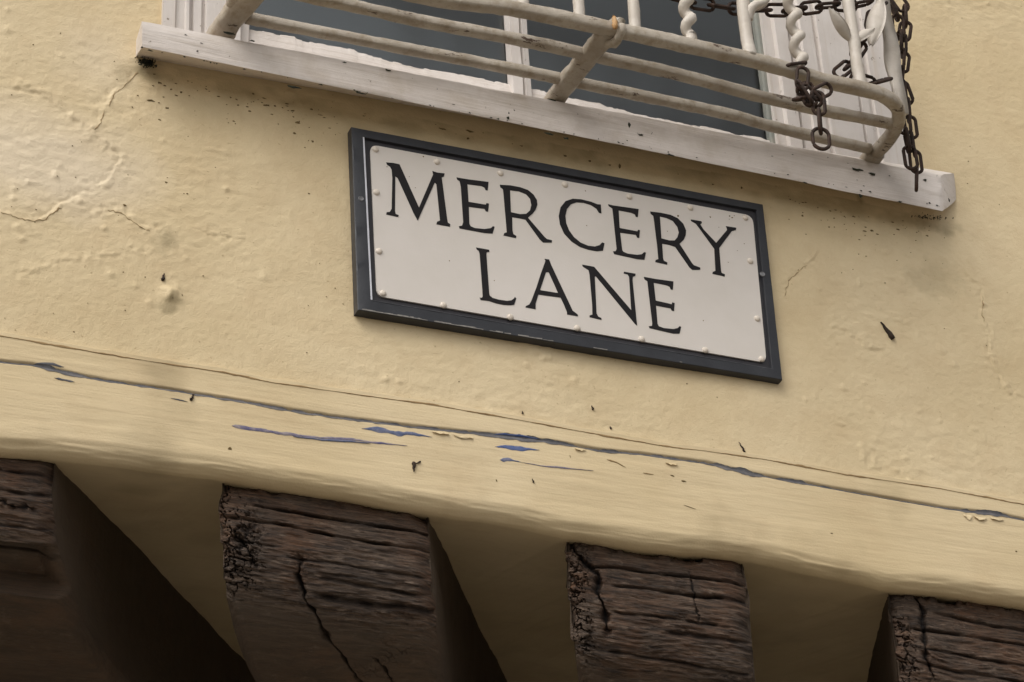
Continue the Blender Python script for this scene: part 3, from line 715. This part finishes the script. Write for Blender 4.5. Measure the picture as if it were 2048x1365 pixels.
    for col, sgn in ((0, 1), (nu-1, -1)):
        prev = [bv[i*nu+col] for i in range(m)]
        for k in range(1, nk+1):
            f = k/nk; cur = []
            for i in range(m):
                base = front[i, col]; dep = max(DD[i, col], 0)
                tp = np.array([a[0]+(0 if col == 0 else w)+dep*DIRX/DIRY, yj+dep, zt+(b[2]-a[2])*((0 if col == 0 else 1)-.5)+.03+dep*RISE])
                q = base*(1-f)+tp*f
                nb_ = .0065*float(fbm(np.array((q[1]-q[2])*9), np.array((q[1]+q[2])*22), seed+40+col, 4))*math.sin(math.pi*f)
                v = bmx.verts.new((q[0]+nb_-sgn*.0, q[1], q[2])); v[lay] = .85; cur.append(v)
            for i in range(m-1):
                try: bmx.faces.new((prev[i], prev[i+1], cur[i+1], cur[i]) if sgn < 0 else (prev[i+1], prev[i], cur[i], cur[i+1]))
                except ValueError: pass
            prev = cur
    for fc in bmx.faces: fc.smooth = True
    bmesh.ops.recalc_face_normals(bmx, faces=bmx.faces); bmx.to_mesh(me); bmx.free()
    me.set_sharp_from_angle(angle=math.radians(55))
    return child(o)
joist((-330, 862), (104, 920), 101, [(.030, .034, 0, 1, .007, .0022), (.052, .062, .1, 1, .006, .0025), (.098, .104, .3, 1.02, .005, .002), (.120, .128, 0, 1, .006, .003), (.15, .148, .2, 1, .006, .003)], [([(.6, .075), (.8, .072), (.95, .085)], .004, .0025)], 0, hgt=.070, ledge=.120)
joist((440, 968), (856, 1036), 202, [(.034, .034, .14, 1.02, .008, .0019), (.054, .058, .02, 1.02, .009, .0021), (.094, .094, .30, 1.0, .004, .0018), (.112, .118, .45, 1, .005, .0025), (.140, .138, .42, 1.02, .007, .004), (.083, .086, 0, .3, .004, .002)],
      [([(.36, .085), (.37, .12), (.40, .155), (.46, .20), (.55, .26), (.62, .34)], .010, .003), ([(.66, .22), (.74, .27), (.84, .34)], .007, .0022), ([(.05, .08), (.12, .09), (.18, .115)], .007, .003)], .24, hgt=.10)
joist((1132, 1085), (1487, 1141), 303, [(.040, .034, .08, 1.02, .008, .0020), (.063, .058, .1, 1.02, .008, .0024), (.10, .094, .2, .9, .004, .002), (.118, .112, .5, 1.02, .007, .003), (.150, .158, .1, 1, .004, .002), (.2, .2, .3, 1, .004, .002)],
      [([(.02, .005), (.08, .03), (.16, .06), (.19, .10), (.2, .14)], .010, .004), ([(.69, .02), (.70, .06), (.69, .10)], .003, .0015)], .14)
joist((1776, 1188), (2190, 1252), 404, [(.028, .040, .2, 1.02, .008, .0024), (.056, .058, .06, 1, .007, .002), (.085, .09, .1, 1.0, .005, .002), (.108, .115, .1, 1, .006, .0024), (.14, .145, .15, 1, .006, .003)],
      [([(.12, .0), (.16, .04), (.14, .08), (.17, .13)], .008, .003)], .12)

# ------------------------------------------------------------------ street sign
sign = tag(empty('street_sign', tuple(on_y(1134, 510, YW))), 'white street name plate in a dark slate frame reading MERCERY LANE', 'sign')
def sp(px, py, y=0.0): return on_y(px, py, 0.0)*np.array([1, 0, 1]) + np.array([0, y, 0])
def schild(o): o.parent = sign; o.matrix_parent_inverse = Matrix.Translation(-Vector(sign.location)); return o
OUT = [(703, 254), (1526, 409), (1565, 760), (716, 620)]
LIP = [(727, 275), (1513, 420), (1544, 738), (743, 601)]
PAN = [(741.5, 287), (1507, 430), (1535, 724), (755, 590)]
def inset(q, k):
    c = np.mean(np.array(q), 0); return [tuple(c+(np.array(p)-c)*(1-k)) for p in q]
def ring(rings, mat, name):
    v = []; f = []
    n = 40
    for q, y in rings:
        for s in range(4):
            A_, B_ = sp(*q[s], y), sp(*q[(s+1) % 4], y)
            for k in range(n): v.append(A_*(1-k/n)+B_*k/n)
    m = 4*n
    rr = random.Random(9)
    for i in range(len(rings)-1):
        for k in range(m): f.append((i*m+k, i*m+(k+1) % m, (i+1)*m+(k+1) % m, (i+1)*m+k))
    v = [np.array(p)+np.array([0, .0005*float(fbm(np.array(p[0]*40), np.array(p[2]*40), 5, 2)), 0]) for p in v]
    o = pyd(name, v, f, mat); b = bmesh.new(); b.from_mesh(o.data); bmesh.ops.recalc_face_normals(b, faces=b.faces); b.to_mesh(o.data); b.free()
    o.data.set_sharp_from_angle(angle=math.radians(30)); return schild(o)
ring([(inset(OUT, -.001), YW+.004), (inset(OUT, -.001), .0035), (OUT, .0008), (inset(OUT, .005), 0.0), (inset(LIP, -.002), 0.0), (LIP, .0008), (inset(LIP, .002), .0045)], SLATE, 'frame')
ring([(inset(LIP, -.001), .0044), (inset(PAN, -.002), .0048), (inset(PAN, .03), .0060)], SLATE_IN, 'inner_border')
def rounded(q, rpx):
    out = []
    for i in range(4):
        p = np.array(q[i], float); a = np.array(q[i-1], float)-p; b = np.array(q[(i+1) % 4], float)-p
        a /= np.linalg.norm(a); b /= np.linalg.norm(b)
        for k in range(7):
            t = k/6; out.append(tuple(p + a*rpx*(1-t)**2 + b*rpx*t**2))
    return out
def plate(name, loops, y0, y1, mat, parent_fn):
    """flat shape with holes, front at y0, back at y1"""
    L3 = [[Vector(sp(px, py)) for px, py in l] for l in loops]
    flat = [p for l in L3 for p in l]; tri = tessellate_polygon([[Vector((p.x, p.z, 0)) for p in l] for l in L3])
    n = len(flat); v = [(p.x, y0, p.z) for p in flat]+[(p.x, y1, p.z) for p in flat]; f = [tuple(t) for t in tri]; s = 0
    for l in L3:
        m = len(l)
        for k in range(m): f.append((s+k, s+(k+1) % m, n+s+(k+1) % m, n+s+k))
        s += m
    o = pyd(name, v, f, mat); b = bmesh.new(); b.from_mesh(o.data); bmesh.ops.recalc_face_normals(b, faces=b.faces); b.to_mesh(o.data); b.free()
    return parent_fn(o)
plate('name_plate', [rounded(PAN, 16)], .0026, .0058, PANEL, schild)
# pale strips paint the highlight on the left lip, fainter along the lower one
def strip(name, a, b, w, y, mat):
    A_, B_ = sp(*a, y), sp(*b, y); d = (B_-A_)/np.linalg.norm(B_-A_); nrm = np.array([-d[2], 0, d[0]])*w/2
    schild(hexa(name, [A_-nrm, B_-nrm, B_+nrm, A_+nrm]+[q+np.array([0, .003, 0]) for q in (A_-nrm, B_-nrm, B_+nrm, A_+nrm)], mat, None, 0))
strip('lip_glint', (727, 275), (743, 600), .0021, -.0005, EDGE)
strip('lip_glint_faint', (743, 601), (1543, 738), .0007, -.0004, m_simple('lip_highlight_faint', (.10, .10, .11), (.05, .05, .055), 60, .4))
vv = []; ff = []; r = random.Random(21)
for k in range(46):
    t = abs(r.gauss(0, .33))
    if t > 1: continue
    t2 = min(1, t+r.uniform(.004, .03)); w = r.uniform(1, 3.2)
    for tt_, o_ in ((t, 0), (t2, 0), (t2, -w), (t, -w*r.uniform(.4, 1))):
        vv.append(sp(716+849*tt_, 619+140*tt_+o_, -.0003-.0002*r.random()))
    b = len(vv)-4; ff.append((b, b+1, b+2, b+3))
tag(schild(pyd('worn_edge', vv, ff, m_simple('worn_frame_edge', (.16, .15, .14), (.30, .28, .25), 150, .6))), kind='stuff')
RV = [(752, 297), (875, 322), (1002, 345), (1131, 368), (1260, 392), (1382, 414), (1492, 434), (754, 383), (759, 501), (767, 585), (888, 609), (1022, 633), (1156, 655), (1285, 677), (1412, 699), (1525, 717), (1502, 521), (1516, 636)]
bm = bmesh.new(); bmesh.ops.create_uvsphere(bm, u_segments=14, v_segments=8, radius=.0046)
for v in bm.verts: v.co.y *= .62
for v in list(bm.verts):
    if v.co.y > .0012: bm.verts.remove(v)
rme = bpy.data.meshes.new('rivet'); bm.to_mesh(rme); bm.free(); rme.materials.append(RIVET); rme.shade_smooth()
for px, py in RV:
    o = bpy.data.objects.new('rivet', rme); COL.objects.link(o); p = sp(px, py, .0024); o.location = p; schild(o)
for px, py in ((722, 398), (1525, 549)):
    bm = bmesh.new(); bmesh.ops.create_cone(bm, cap_ends=True, segments=16, radius1=.0040, radius2=.0032, depth=.0016)
    bm.faces.ensure_lookup_table()
    tf = max(bm.faces, key=lambda q: q.calc_center_median().z); e = bmesh.ops.inset_region(bm, faces=[tf], thickness=.0012, depth=-.0008)
    bmesh.ops.rotate(bm, verts=bm.verts, cent=(0, 0, 0), matrix=Matrix.Rotation(math.radians(90), 3, 'X'))
    o = frombm('screw', bm, m_simple('screw_head', (.16, .16, .165), (.24, .24, .25), 90, .4)); o.location = sp(px, py, -.0006); schild(o)
vv = []; ff = []; r = random.Random(4)
for px, py, q in [(1172, 380, 3), (1318, 372, 3), (1358, 431, 4), (1422, 433, 3), (1385, 417, 5), (1461, 431, 3), (1466, 434, 4), (1470, 430, 2), (1460, 437, 2), (1336, 461, 2), (1439, 453, 2), (775, 332, 2), (848, 312, 3), (820, 352, 2), (832, 374, 2), (1175, 450, 3), (1490, 486, 2), (1440, 500, 2), (1476, 500, 2), (1458, 523, 2), (990, 560, 2), (1408, 640, 2), (900, 520, 2)]:
    c = sp(px, py, .0023); b = len(vv); n = 7
    for k in range(n):
        a = 2*math.pi*k/n; rr = q/2660*r.uniform(.5, 1.4); vv.append(c+np.array([math.cos(a)*rr, 0, math.sin(a)*rr*1.1]))
    ff.append(tuple(range(b, b+n)))
tag(schild(pyd('dirt_specks', vv, ff, SPECK)), kind='stuff')
def z6(l): return [(x/4.096+680, y/4.096+240) for x, y in l]
def z8(l): return [(x/4.096+1120, y/4.096+340) for x, y in l]
def zl(l): return [(x/8.172+930, y/8.172+480) for x, y in l]
GLY = [
 [z6([(383, 342), (440, 346), (492, 357), (652, 712), (768, 440), (762, 412), (800, 425), (862, 432), (855, 458), (838, 464), (882, 800), (888, 835), (908, 848), (905, 868), (795, 848), (800, 828), (825, 818), (795, 520), (782, 505), (642, 818), (610, 760), (478, 470), (458, 455), (455, 740), (462, 765), (487, 775), (480, 788), (383, 768), (388, 750), (412, 748), (428, 720), (434, 470), (428, 400), (415, 376), (392, 362)])],
 [z6([(960, 465), (1050, 480), (1222, 502), (1215, 570), (1198, 568), (1190, 548), (1165, 535), (1048, 520), (1058, 665), (1160, 682), (1200, 688), (1205, 675), (1225, 680), (1218, 745), (1200, 742), (1190, 722), (1060, 705), (1065, 845), (1075, 865), (1110, 880), (1190, 888), (1240, 880), (1258, 865), (1272, 870), (1255, 925), (1190, 920), (985, 882), (980, 865), (1005, 860), (1015, 830), (995, 540), (985, 495), (965, 482)])],
 [z6([(1315, 525), (1400, 530), (1480, 545), (1545, 568), (1590, 605), (1618, 650), (1622, 690), (1608, 730), (1585, 760), (1560, 780), (1545, 795), (1680, 952), (1700, 970), (1742, 980), (1740, 998), (1670, 998), (1640, 970), (1525, 810), (1480, 800), (1415, 790), (1418, 900), (1425, 930), (1450, 945), (1447, 962), (1345, 940), (1350, 922), (1372, 915), (1362, 800), (1345, 600), (1340, 560), (1318, 545)]),
  z6([(1398, 570), (1405, 750), (1480, 766), (1530, 763), (1562, 735), (1573, 690), (1563, 640), (1530, 602), (1470, 578)])],
 [z8([(340, 278), (345, 350), (325, 345), (305, 312), (260, 282), (200, 263), (140, 259), (95, 275), (62, 315), (50, 370), (56, 430), (80, 490), (120, 545), (175, 590), (235, 615), (290, 622), (330, 610), (350, 588), (370, 595), (358, 655), (310, 660), (240, 648), (170, 625), (100, 580), (40, 515), (5, 440), (-4, 370), (10, 300), (50, 250), (110, 230), (180, 235), (260, 255), (310, 275)])],
 [z8([(400, 275), (440, 285), (650, 315), (643, 380), (628, 378), (620, 358), (590, 345), (486, 325), (494, 470), (600, 490), (640, 498), (645, 485), (660, 488), (655, 552), (638, 548), (628, 525), (498, 508), (515, 650), (525, 665), (560, 680), (640, 690), (675, 685), (695, 668), (710, 672), (697, 730), (640, 725), (450, 683), (440, 662), (462, 660), (470, 640), (445, 400), (435, 310), (405, 290)])],
 [z8([(745, 335), (830, 345), (910, 362), (970, 390), (1015, 435), (1038, 490), (1035, 530), (1020, 565), (985, 600), (1085, 755), (1102, 775), (1155, 795), (1155, 812), (1090, 813), (1065, 790), (950, 625), (900, 608), (842, 598), (850, 720), (858, 740), (885, 752), (883, 770), (785, 748), (790, 732), (812, 725), (800, 600), (778, 420), (770, 370), (748, 352)]),
  z8([(824, 375), (836, 555), (900, 572), (945, 572), (968, 545), (980, 505), (967, 460), (930, 412), (880, 388)])],
 [z8([(1078, 400), (1165, 415), (1168, 430), (1155, 440), (1180, 480), (1285, 592), (1375, 485), (1372, 470), (1365, 455), (1450, 468), (1447, 485), (1415, 495), (1395, 520), (1310, 635), (1325, 820), (1330, 838), (1357, 850), (1355, 867), (1255, 845), (1258, 830), (1280, 820), (1270, 640), (1120, 435), (1080, 412)])],
 [zl([(190, 112), (300, 130), (405, 150), (408, 185), (385, 182), (362, 195), (360, 230), (405, 860), (415, 900), (460, 935), (560, 965), (700, 985), (770, 975), (812, 945), (825, 920), (848, 945), (815, 1045), (760, 1055), (650, 1050), (520, 1025), (400, 985), (262, 968), (262, 950), (248, 932), (285, 935), (300, 910), (295, 800), (250, 210), (235, 165), (205, 145)])],
 [zl([(1312, 298), (1385, 308), (1420, 400), (1735, 1070), (1770, 1145), (1830, 1190), (1858, 1215), (1852, 1235), (1680, 1205), (1680, 1170), (1640, 1070), (1575, 930), (1210, 880), (1165, 1030), (1165, 1120), (1003, 1090), (1003, 1070), (1060, 1045), (1095, 985), (1180, 760), (1250, 540), (1318, 355), (1325, 325)]),
  zl([(1335, 515), (1380, 515), (1535, 858), (1250, 812), (1240, 800)])],
 [z8([(188, 770), (285, 788), (590, 1145), (572, 870), (560, 850), (528, 842), (530, 828), (625, 845), (622, 862), (602, 870), (600, 900), (637, 1270), (620, 1255), (300, 865), (290, 868), (305, 1170), (318, 1195), (345, 1208), (345, 1222), (248, 1200), (250, 1185), (272, 1180), (270, 1100), (248, 850), (240, 815), (192, 785)])],
 [z8([(693, 870), (790, 888), (935, 908), (930, 975), (913, 973), (905, 950), (875, 938), (773, 918), (790, 1065), (880, 1085), (920, 1095), (925, 1080), (945, 1085), (940, 1150), (922, 1147), (912, 1128), (792, 1105), (805, 1255), (815, 1275), (855, 1290), (935, 1298), (970, 1290), (985, 1275), (998, 1280), (985, 1335), (935, 1335), (740, 1290), (733, 1275), (760, 1272), (762, 1250), (728, 960), (722, 905), (698, 890)])],
]
for g in GLY: plate('letter', g, .0020, .0030, LETTER, schild)

# ------------------------------------------------------------------ iron window guard on the sill
foot = on_y(1105, 190, SYL+.006)
ZR = float(foot[2])+.010
guard = tag(empty('window_guard', (float(foot[0]), float(foot[1]), ZR)), 'chipped cream iron window guard of rails and twisted balusters above the sill', 'window guard')
def gchild(o): o.parent = guard; o.matrix_parent_inverse = Matrix.Translation(-Vector(guard.location)); return o
def R3(pts): return [on_z(px, py, ZR) for px, py in pts]
RR = .0105
rail1 = R3([(840, -8), (1015, 17), (1206, 55), (1440, 106), (1545, 132), (1640, 160), (1720, 178), (1768, 193), (1792, 214), (1797, 240), (1780, 275), (1750, 308), (1722, 338)])
dirn = (rail1[1]-rail1[0]); dirn /= np.linalg.norm(dirn)
lb = on_z(440, 62, ZR)                                      # foot of the left bracket
d1 = rail1[0][1]
rail1 = [np.array([lb[0], lb[1]*.6+d1*.4, ZR]), np.array([lb[0], d1+.03, ZR]), np.array([lb[0]+.03, d1, ZR])] + rail1
rail2 = R3([(709, 13), (840, 42), (1015, 76), (1150, 104), (1350, 148), (1545, 200), (1788, 250)])
rail3 = R3([(492, 36), (840, 103), (1015, 137), (1120, 158), (1440, 226), (1545, 254), (1740, 299)])
rail2 = [np.array([lb[0], rail2[0][1], ZR])]+rail2
gr = []
for nm, p, r0 in (('rail', rail1, .0095), ('rail', rail2, .0077), ('rail', rail3, .0073)):
    q = smoothpath(p, 8); q = resample(q, .008)
    q[:, 2] += .0012*fbm(q[:, 0]*9, q[:, 0]*0, 5, 2)
    gr.append(gchild(tube_obj(nm, q, [r0*(1+.09*float(fbm(np.array(a[0]*22), np.array(2.), 8, 2))) for a in q], RAIL, None, n=16, sz=.92, sx=1.0, wob=.05, sq=.55)))
def bracket(a, b, r, z0=ZR):
    A_, B_ = on_z(*a, ZR), on_z(*b, ZR)
    A_[2] -= .006; q = resample([A_+(A_-B_)*.12-np.array([0, 0, .008]), A_, A_*.6+B_*.4+np.array([0, 0, .003]), B_], .008)
    gchild(tube_obj('bracket', q, r, RAIL, None, n=14, sx=1.1, sz=.75, wob=.12, sq=.6))
bracket((1106, 196), (1218, 62), .0125)
bracket((440, 62), (512, -24), .0150)
bracket((1722, 338), (1752, 306), .0128)
# lump where the middle bracket hooks over the outer rail
c = on_z(1228, 66, ZR); q = [c+np.array([.004*math.cos(a), -.016*math.cos(a), .015*math.sin(a)]) for a in np.linspace(0, 2*math.pi, 15)[:-1]]
gchild(tube_obj('collar', q, .0068, RAIL, None, n=8, closed=True, wob=.25))
q = [c+np.array([-.010+.002*math.cos(a), -.0195-.002*math.cos(a), -.001+.010*math.sin(a)]) for a in np.linspace(-1.4, 1.7, 9)]
gchild(tube_obj('rust_crust', q, [.002, .003, .004, .0035, .004, .003, .0035, .003, .0015], ORANGE, None, n=7, wob=.3))
TOPH = .30
def base_on_rail(px, py):
    p = on_z(px, py, ZR); p[2] = ZR+.004; return p
def bar(px, py, r, twist=0, lean=0.0, seed=1, h=TOPH, sx=1.0, sz=1.0, n=9, pitch=.033, amp=.0045):
    b = base_on_rail(px, py); q = []; rad = []
    k = 90
    for i in range(k):
        t = i/(k-1); z = t*h; e = min(1, t*14)
        if twist: q.append(b+np.array([amp*e*math.cos(2*math.pi*z/pitch+seed)+lean*z, amp*e*math.sin(2*math.pi*z/pitch+seed), z]))
        else: q.append(b+np.array([lean*z+.0022*float(fbm(np.array(z*25), np.array(seed*1.), 7, 2)), .001*float(fbm(np.array(z*25), np.array(seed+9.), 7, 2)), z]))
        rad.append(r*(1+.12*float(fbm(np.array(z*40), np.array(seed*3.), 9, 2))))
    return gchild(tube_obj('baluster', q, rad, RAIL_W, None, n=n, sx=sx, sz=sz, wob=.04)), b
RAIL_W = m_simple('cream_white_iron_paint', (.57, .515, .45), (.47, .415, .35), 30, .5, 130, .0012, .35)
bar(1047, 24, .0085, seed=1); bar(1160, 44, .0082, seed=2); bar(1272, 68, .0082, seed=3)
bar(1382, 92, .0078, twist=1, seed=4); _, b5 = bar(1500, 118, .0092, seed=5)
bar(1603, 146, .0072, twist=1, seed=2.2, pitch=.038, amp=.0060); _, b7 = bar(1722, 178, .0085, seed=7)
# the flat twisted corner bar
b8 = on_z(1803, 226, ZR); q = []; v = []; f = []
for i in range(80):
    t = i/79; z = t*TOPH; a = .5+1.0*math.sin(z*42+.6)*.55
    wv = .0098*(1+.10*math.sin(z*80)); c = b8+np.array([.0015*math.sin(z*60), 0, z])
    for sx_, sy_ in ((-1, -.22), (1, -.22), (1, .22), (-1, .22)):
        u_, w_ = sx_*wv, sy_*.012
        v.append(c+np.array([u_*math.cos(a*.6-.35)-w_*math.sin(a), u_*math.sin(a*.6-.35)+w_*math.cos(a), 0]))
for i in range(79):
    for k in range(4): f.append((i*4+k, i*4+(k+1) % 4, i*4+4+(k+1) % 4, i*4+4+k))
f += [(3, 2, 1, 0), (316, 317, 318, 319)]
gchild(pyd('corner_bar', v, f, RAIL_W, None, True))
def leaf(p0, p1, width, bulge, y, dy=0, nrm=tuple(-FW), th=.0022, name='leaf'):
    """a forged leaf from px p0 (stem) to px p1 (tip) in the guard's front plane"""
    A_, B_ = on_y(*p0, y), on_y(*p1, y+dy); ax = B_-A_; L = np.linalg.norm(ax); ax /= L
    nn = np.array(nrm, float); nn -= ax*(nn@ax); nn /= np.linalg.norm(nn); sd = np.cross(ax, nn)
    nl, nw = 16, 7; v = []; f = []
    for s_ in (0, 1):
        for i in range(nl):
            t = i/(nl-1); w = width*(math.sin(math.pi*min(.02+t*.97, 1))**.75)*(1-.25*t)
            for j in range(nw):
                u_ = j/(nw-1)*2-1
                v.append(A_+ax*L*t+sd*(u_*w/2)+nn*(bulge*math.sin(math.pi*t)-.22*width*u_*u_*.8 - s_*th*(1-.7*abs(u_))))
    for s_ in (0, 1):
        for i in range(nl-1):
            for j in range(nw-1):
                b = s_*nl*nw+i*nw+j; q = (b, b+1, b+nw+1, b+nw); f.append(q if s_ == 0 else q[::-1])
    per = [(i, 0) for i in range(nl)]
    for i in range(nl-1):
        for j in (0, nw-1):
            b = i*nw+j; o = nl*nw; f.append((b, b+nw, o+b+nw, o+b))
    o = pyd(name, v, f, RAIL_W, None, True); return gchild(o)
yb7 = float(b7[1])
leaf((1702, 84), (1659, 16), .020, .005, yb7, -.02)
leaf((1704, 84), (1750, 56), .017, .004, yb7, -.01, nrm=tuple(-FW+np.array([-.3, 0, .25])))
leaf((1742, 88), (1764, -10), .030, .006, yb7+.01, .0, nrm=tuple(-FW+np.array([-.35, 0, -.3])))
yb5 = float(b5[1])
q = smoothpath([on_y(1495, 40, yb5), on_y(1499, 24, yb5-.004), on_y(1508, 12, yb5-.008), on_y(1522, 7, yb5-.01), on_y(1534, -4, yb5-.008), on_y(1536, -30, yb5-.005)], 6)
gchild(tube_obj('scroll', q, [.0075-.003*i/len(q) for i in range(len(q))], RAIL_W, None, n=9, wob=.08))
leaf((1500, 22), (1545, -14), .020, .005, yb5, -.012, nrm=tuple(-FW+np.array([0, 0, -.4])))
# top rail of the guard, above the photograph's edge
p = np.array([np.array(rail1[3])+[0, 0, TOPH], np.array(on_z(1722, 178, ZR))+[0, 0, TOPH], b8+[0, 0, TOPH]]); q = resample(smoothpath(p, 6), .02)
gchild(tube_obj('top_rail', q, RR, RAIL, None, n=10))

# ------------------------------------------------------------------ rusty chains
def link_mesh(L, W, r, n=22, m=8):
    q = []; h = L/2-W/2
    for k in range(n):
        a = 2*math.pi*k/n; q.append((W/2*math.cos(a), 0, W/2*math.sin(a)+(h if math.sin(a) > 0 else -h)))
    v, f = tube(q, r, n=m, closed=True, wob=.06)
    me = bpy.data.meshes.new('link'); me.from_pydata([tuple(p) for p in v], [], f); me.materials.append(RUST); me.shade_smooth(); return me
LINK = link_mesh(.0380, .0165, .0026)
RING = link_mesh(.034, .023, .0026, 26)
def chain(name, pts, label, face, pitch=.0300, start=0, group=None):
    p = resample(smoothpath(pts, 6), .002); d = np.r_[0, np.cumsum(np.linalg.norm(np.diff(p, axis=0), axis=1))]
    root = tag(empty(name, tuple(p[0])), label, 'chain', group)
    n = int(d[-1]/pitch); face = np.array(face, float)
    for i in range(n):
        s = (i+.5)*pitch; s0, s1 = max(s-pitch/2, 0), min(s+pitch/2, d[-1])
        P0 = np.array([np.interp(s0, d, p[:, k]) for k in range(3)]); P1 = np.array([np.interp(s1, d, p[:, k]) for k in range(3)])
        add_link(root, P0, P1, face, (i+start) % 2, i)
    return root
def add_link(root, P0, P1, face, odd, i=0, mesh=None):
    zx = (P1-P0)/np.linalg.norm(P1-P0); fy = face-zx*(face@zx); fy /= np.linalg.norm(fy); fx = np.cross(fy, zx)
    a = (math.pi/2 if odd else 0)+rnd.uniform(-.25, .25)
    x = fx*math.cos(a)+fy*math.sin(a); y = np.cross(zx, x); c = .5*(P0+P1)
    o = bpy.data.objects.new('link', mesh or LINK); COL.objects.link(o)
    M = Matrix(((x[0], y[0], zx[0], c[0]), (x[1], y[1], zx[1], c[1]), (x[2], y[2], zx[2], c[2]), (0, 0, 0, 1)))
    o.parent = root; o.matrix_parent_inverse = Matrix.Translation(-Vector(root.location)); o.matrix_basis = M
FACE = -FW
yA = d1+.022
G = 'rusty chains on the window guard'
chain('chain', [on_y(px, py, yA) for px, py in ((1345, -4), (1375, 4), (1425, 11), (1475, 19), (1540, 21), (1600, 19), (1660, 10), (1715, 11), (1765, -4))], 'rusty chain strung level behind the balusters along the top edge', FACE, start=1, group=G)
yB = .5*d1
ca = chain('chain', [on_y(px, py, yB) for px, py in ((1786, -14), (1812, 26), (1808, 70), (1808, 120), (1802, 165), (1815, 200), (1819, 240), (1828, 300), (1834, 345), (1832, 388))], 'rusty chain hanging doubled beside the corner bar down past the sill', FACE, group=G)
pts = [on_y(px, py, yB-.012) for px, py in ((1780, 2), (1796, 40), (1798, 90), (1797, 140), (1800, 180), (1806, 225), (1811, 265), (1820, 310), (1829, 360))]
p = resample(smoothpath(pts, 6), .002); d = np.r_[0, np.cumsum(np.linalg.norm(np.diff(p, axis=0), axis=1))]
for i in range(int(d[-1]/.030)):
    P0 = np.array([np.interp(i*.03, d, p[:, k]) for k in range(3)]); P1 = np.array([np.interp((i+1)*.03, d, p[:, k]) for k in range(3)]); add_link(ca, P0, P1, FACE, (i+1) % 2)
cb = tag(empty('chain', tuple(on_z(1605, 130, ZR))), 'short rusty chain knotted round the outer rail with a loose ring dangling', 'chain', G)
def L2(a, b, odd, ya, yb=None, mesh=None, face=FACE):
    add_link(cb, on_y(*a, ya), on_y(*b, ya if yb is None else yb), np.array(face, float), odd, 0, mesh)
y1 = float(on_z(1605, 150, ZR)[1]); yo = y1-.017
L2((1607, 128), (1603, 186), 0, yo); L2((1575, 134), (1602, 130), 1, yo+.01, yo+.012)
L2((1600, 172), (1618, 200), 1, yo); L2((1608, 182), (1630, 202), 0, yo+.004); L2((1600, 198), (1624, 196), 1, yo+.008); L2((1612, 172), (1622, 206), 0, yo+.006)
L2((1622, 196), (1664, 172), 0, yo); L2((1656, 178), (1690, 150), 1, yo+.012, y1+.02)
L2((1672, 152), (1700, 128), 0, y1+.024); L2((1692, 138), (1716, 110), 1, y1+.026); L2((1706, 118), (1728, 84), 0, y1+.028); L2((1722, 90), (1742, 64), 1, y1+.03)
L2((1740, 66), (1748, 18), 0, y1+.028); L2((1745, 30), (1768, 10), 1, y1+.028)
L2((1742, 168), (1778, 158), 1, y1+.02); L2((1740, 166), (1712, 158), 0, y1+.026)
L2((1634, 182), (1640, 232), 0, yo); L2((1638, 222), (1641, 264), 1, yo); L2((1640, 256), (1644, 300), 0, yo, None, RING)
